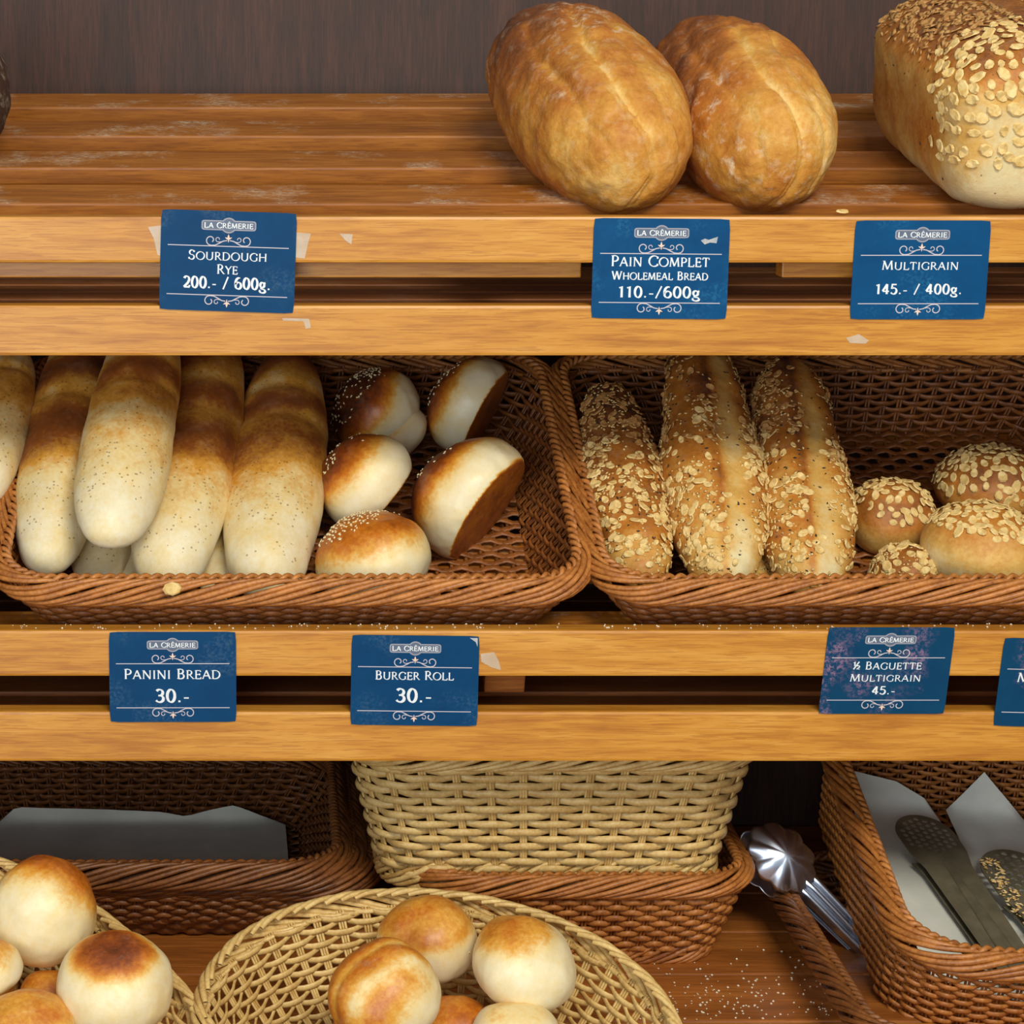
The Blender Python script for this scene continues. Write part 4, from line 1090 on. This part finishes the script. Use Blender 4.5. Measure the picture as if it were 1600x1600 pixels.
def spiral(cx, cy, r, a0, turns, s, n=22):
    return [(cx+s*r*(1-.75*i/n)*math.cos(a0+turns*2*math.pi*i/n), cy+r*(1-.75*i/n)*math.sin(a0+turns*2*math.pi*i/n)) for i in range(n+1)]

PXC = pxm(0)*1.0
def card(cpx, wpx, hpx, rot, lines, label, mat, oy=-.0012, skew=0, seed=0, lean=0, extras=()):
    k = PXC; W, H = wpx*k, hpx*k
    c = at(cpx[0], cpx[1], oy)
    M = Matrix.Translation(c) @ Matrix.Rotation(rot, 4, 'Y') @ Matrix.Rotation(R(90)+lean, 4, 'X')
    e = empty('price_card', M); tag(e, label, 'price card', 'blue price cards on the shelf fronts')
    # card body with slight warp and soft corners
    nx, ny = 15, 11; V = []
    for i in range(nx):
        for j in range(ny):
            x = (i/(nx-1)-.5)*W; y = (j/(ny-1)-.5)*H
            if i in (0, nx-1) and j in (0, ny-1): x *= .985; y *= .985
            V.append((x+skew*y, y, 0))
    I = np.arange(nx-1)[:, None]*ny; J = np.arange(ny-1)[None, :]
    F = np.stack([I+J, I+ny+J, I+ny+J+1, I+J+1], -1).reshape(-1, 4)
    P = np.array(V); n = len(P)
    edge = []
    ring = [i*ny for i in range(nx)]+[(nx-1)*ny+j for j in range(1, ny)]+[i*ny+ny-1 for i in range(nx-2, -1, -1)]+[j for j in range(ny-2, 0, -1)]
    for q in range(len(ring)):
        a, b = ring[q], ring[(q+1) % len(ring)]; edge.append((b, a, a+n, b+n))
    me = np_mesh('card_sheet', np.concatenate([P, P-[0, 0, .0006]]), np.concatenate([F, F[:, ::-1]+n, np.array(edge)]), False)
    mesh_obj('card_sheet', me, mat, e)
    def px(x, y): return ((x-104)*k, (77-y)*k)          # design grid 208 x 154
    sx, sy = wpx/208, hpx/154
    def put(ac, name, m):
        for v in ac.V: v[:, 0] = v[:, 0]*sx + skew*v[:, 1]; v[:, 1] *= sy
        return mesh_obj(name, ac.mesh(name, False), m, e)
    # badge
    ac = Acc(); b0 = px(104, 22)
    o1 = [(x*k+b0[0], y*k+b0[1]) for x, y in poly_outline(42, 7.6, 4, 12)]; disc(ac, o1, .0001); put(ac, 'badge', M_INKG)
    ac = Acc(); o1 = [(x*k+b0[0], y*k+b0[1]) for x, y in poly_outline(40.2, 5.8, 3, 10)]; disc(ac, o1, .00014); put(ac, 'badge_field', M_INKB)
    ac = Acc(); text_arrays(ac, 'LA CRÊMERIE', 8.4*k, .92, b0[0], b0[1]-4.2*k, (.10, .21), 76*k)
    for v in ac.V: v[:, 2] += .00012
    put(ac, 'badge_lettering', M_WHITE)
    # ornaments and rules
    for (yl, sgn) in ((54, 1), (129.5, -1)):
        ac = Acc(); p = px(104, yl)
        ribbon(ac, [(-93*k, 0), (93*k, 0)], lambda t: 1.3*k, .0001, 1, p[0], p[1])
        for s in (-1, 1):
            th = lambda t: 1.5*k
            sp_ = [(p[0]+s*x*k, p[1]+sgn*y*k) for x, y in
                   [(2, 9), (8, 8), (14, 4.5), (20, 1.5), (26, 1)]+[(27+8*(1-.6*i/16)*math.sin(i/16*5.6), 9-8*(1-.6*i/16)*math.cos(i/16*5.6)) for i in range(1, 17)]]
            ribbon(ac, sp_, th, .00012, 1, 0, 0)
            sp2 = [(p[0]+s*x*k, p[1]+sgn*y*k) for x, y in [(8, 7.5), (13, 6.5)]+[(16+4*(1-.5*i/10)*math.sin(i/10*5), 10.5-4*(1-.5*i/10)*math.cos(i/10*5)) for i in range(0, 11)]]
            ribbon(ac, sp2, lambda t: 1.1*k, .00013, 1, 0, 0)
        put(ac, 'ornament', M_INKP)
        ac = Acc(); cy = p[1]+sgn*11*k
        for (ang, ln, wd_) in ((90, 7.5, 3.2), (28, 6, 2.4), (152, 6, 2.4), (-90, 5, 1.8)):
            aa = R(ang*sgn); dx, dy = math.cos(aa), math.sin(aa)
            pts = [(dx*q*ln*k+p[0], dy*q*ln*k+cy) for q in (0, .3, .6, 1)]
            P_ = np.array(pts); nn = np.array([-dy, dx]); wds = np.array([.5, 1, .8, .1])*wd_*k/2
            A = P_+nn*wds[:, None]; B = P_-nn*wds[:, None]; z = .00016+.00001*ang/30
            V = np.concatenate([np.c_[A, np.full(4, z)], np.c_[B, np.full(4, z)]]); i = np.arange(3)
            ac.add(V, np.stack([i+4, i+5, i+1, i], -1))
        put(ac, 'fleur', M_FLEUR)
    for (txt, y, s, small, wt, wpx_) in lines:
        ac = Acc(); p = px(104, y)
        text_arrays(ac, txt, s*k, small, p[0], p[1], wt, wpx_*k, small < 1)
        put(ac, 'lettering', M_WHITE)
    for nm, pts in extras:
        Q = [px(x, y) for x, y in pts]; n = len(Q)
        me = bpy.data.meshes.new(nm); me.from_pydata([(x*sx, y*sy, .0003) for x, y in Q]+[(x*sx, y*sy, .00005) for x, y in Q], [],
            [tuple(range(n))]+[(i, (i+1) % n, (i+1) % n+n, i+n) for i in range(n)])
        mesh_obj(nm, me, M_SCUFF, e)
    return e
M_SCUFF = plain('bare_paper', srgb(190, 186, 178), .8, c2=srgb(150, 158, 166), vs=400)
LT = (.075, .17); BD_ = (.10, .22)
card((356, 408.5), 208, 154, R(1.9), [('SOURDOUGH', 75.5, 14.5, .84, LT, 122), ('RYE', 96.5, 14.5, .84, LT, 33), ('200.- / 600g.', 119, 17.5, 1, BD_, 136)],
     'blue price card reading Sourdough Rye 200.- / 600g., hung slightly crooked', M_CARD)
card((1032, 420), 209, 154, R(.5), [('PAIN COMPLET', 73.5, 16.5, .84, LT, 152), ('WHOLEMEAL BREAD', 94, 12.8, .84, (.09, .18), 149), ('110.-/600g', 121.5, 17, 1, BD_, 128)],
     'blue price card reading Pain Complet Wholemeal Bread, below the big loaves', M_CARDB, extras=[('scuff_mark', [(164, 33), (170, 30), (176, 32), (190, 27), (188, 37), (178, 36), (170, 39)])])
card((1438, 422), 208, 152, R(.0), [('MULTIGRAIN', 76.5, 14, .84, LT, 119), ('145.- / 400g.', 114.5, 15.5, 1, BD_, 135)],
     'blue price card reading Multigrain 145.- / 400g., below the tin loaf', M_CARDB, skew=.02)
card((270, 1058), 201, 147, R(-.1), [('PANINI BREAD', 80, 17, .86, LT, 160), ('30.-', 120, 22, 1, BD_, 59)],
     'blue price card reading Panini Bread 30.-, leftmost on the middle shelf', M_CARD)
card((648, 1063.5), 202, 147, R(.7), [('BURGER ROLL', 75.5, 15, .86, LT, 129), ('30.-', 114, 23, 1, BD_, 62)],
     'blue price card reading Burger Roll 30.-, with a worn white corner', M_CARD, extras=[('worn_corner', [(192, 3), (205, 3), (205, 18), (202, 10)])])
card((1385.5, 1048), 200, 141, R(.0), [('½ BAGUETTE', 74.5, 13.5, .86, LT, 115), ('MULTIGRAIN', 96, 13, .86, LT, 118), ('45.-', 119, 14, 1, BD_, 40)],
     'scuffed blue price card reading half Baguette Multigrain 45.-', M_CARDW, skew=.08)
card((1660, 1068), 202, 144, R(1.5), [('MULTIGRAIN', 76, 16, .84, LT, 150), ('ROLL', 97, 15, .84, LT, 50)],
     'creased blue price card cut off by the right edge, starting Mu', M_CARDW, skew=.05)

# clear tape remnants on the boards
def tape(px4, label, Y=-.0004):
    P = [at(x, y, Y) for x, y in px4]
    me = bpy.data.meshes.new('adhesive_tape'); n = len(P)
    V = [tuple(p) for p in P]+[(p.x, p.y+.0003, p.z) for p in P]
    F = [tuple(range(n)), tuple(range(2*n-1, n-1, -1))]+[(i, i+n, (i+1) % n+n, (i+1) % n) for i in range(n)]
    me.from_pydata(V, [], F)
    tag(mesh_obj('adhesive_tape', me, M_TAPE), label, 'tape', 'clear tape on the shelf fronts')
tape([(231, 355), (252, 352), (251, 400), (246, 398), (240, 372)], 'torn clear tape piece left of the Sourdough Rye card')
tape([(459, 363), (486, 365), (482, 378), (476, 404), (459, 402)], 'wide clear tape piece right of the Sourdough Rye card')
tape([(530, 365), (551, 366), (549, 382), (540, 376)], 'small clear tape scrap far right of the Sourdough Rye card')
tape([(751, 1022), (772, 1019), (779, 1032), (783, 1047), (768, 1043), (752, 1034)], 'torn clear tape scrap right of the Burger Roll card')
tape([(441, 497), (483, 498), (486, 512), (478, 514), (474, 502), (442, 501)], 'hooked glue mark on the board under the Sourdough Rye card')
tape([(1322, 528), (1342, 522), (1358, 532), (1352, 537), (1328, 536)], 'small glue mark on the lower board right of the Pain Complet card')
tape([(1318, 346), (1336, 344), (1334, 400), (1322, 398)], 'clear tape strip left edge of the Multigrain card') if False else None

# white worn corner of the burger roll card and glare-free extras are left out; loose flakes
def loose_flake(px, py, Y, label, s=1.3, rx=R(80)):
    p = at(px, py, Y)
    o = mesh_obj('loose_oat_flake', OAT[0].copy()); o.matrix_world = Matrix.Translation(p) @ Euler((rx, 0, R(20))).to_matrix().to_4x4() @ Matrix.Scale(s, 4)
    tag(o, label, 'oat flake')
loose_flake(269, 920, -.003, 'pale flake stuck on the basket rim below the paninis', 1.6)
loose_flake(1316, 331, .012, 'pale oat flake lying on the top rack edge between the loaves', 1.1, R(20))

def crumbs(name, label, n, fn, size, mat, seed):
    rng = random.Random(seed); ac = Acc()
    for i in range(n):
        c = np.array(fn(rng)); s = rng.uniform(size[0], size[1])
        V = np.array([(1, 0, 0), (0, 1, 0), (-1, 0, 0), (0, -1, 0), (0, 0, .8), (0, 0, -.8)])*s @ np.array(Matrix.Rotation(rng.uniform(0, 6), 3, 'Z')).T + c
        ac.add(V, np.array([(0, 1, 4), (1, 2, 4), (2, 3, 4), (3, 0, 4), (1, 0, 5), (2, 1, 5), (3, 2, 5), (0, 3, 5)]))
    tag(mesh_obj(name, ac.mesh(name, False), mat), label, 'crumbs', kind='stuff')
M_PALECR = plain('pale_crumb', srgb(226, 214, 186), .7)
crumbs('bread_crumbs', 'pale crumbs scattered on the counter right of the dark basket', 260,
       lambda r: (r.uniform(.10, .28), min(.25, abs(r.gauss(.03, .06))), Z3+.0008), (.0005, .0013), M_PALECR, 3)
crumbs('rack_crumbs', 'pale crumbs and seeds on the middle front board edge', 150,
       lambda r: (r.uniform(-.36, .37), r.uniform(.002, .018), Z2+.0006), (.0004, .0011), M_PALECR, 5)
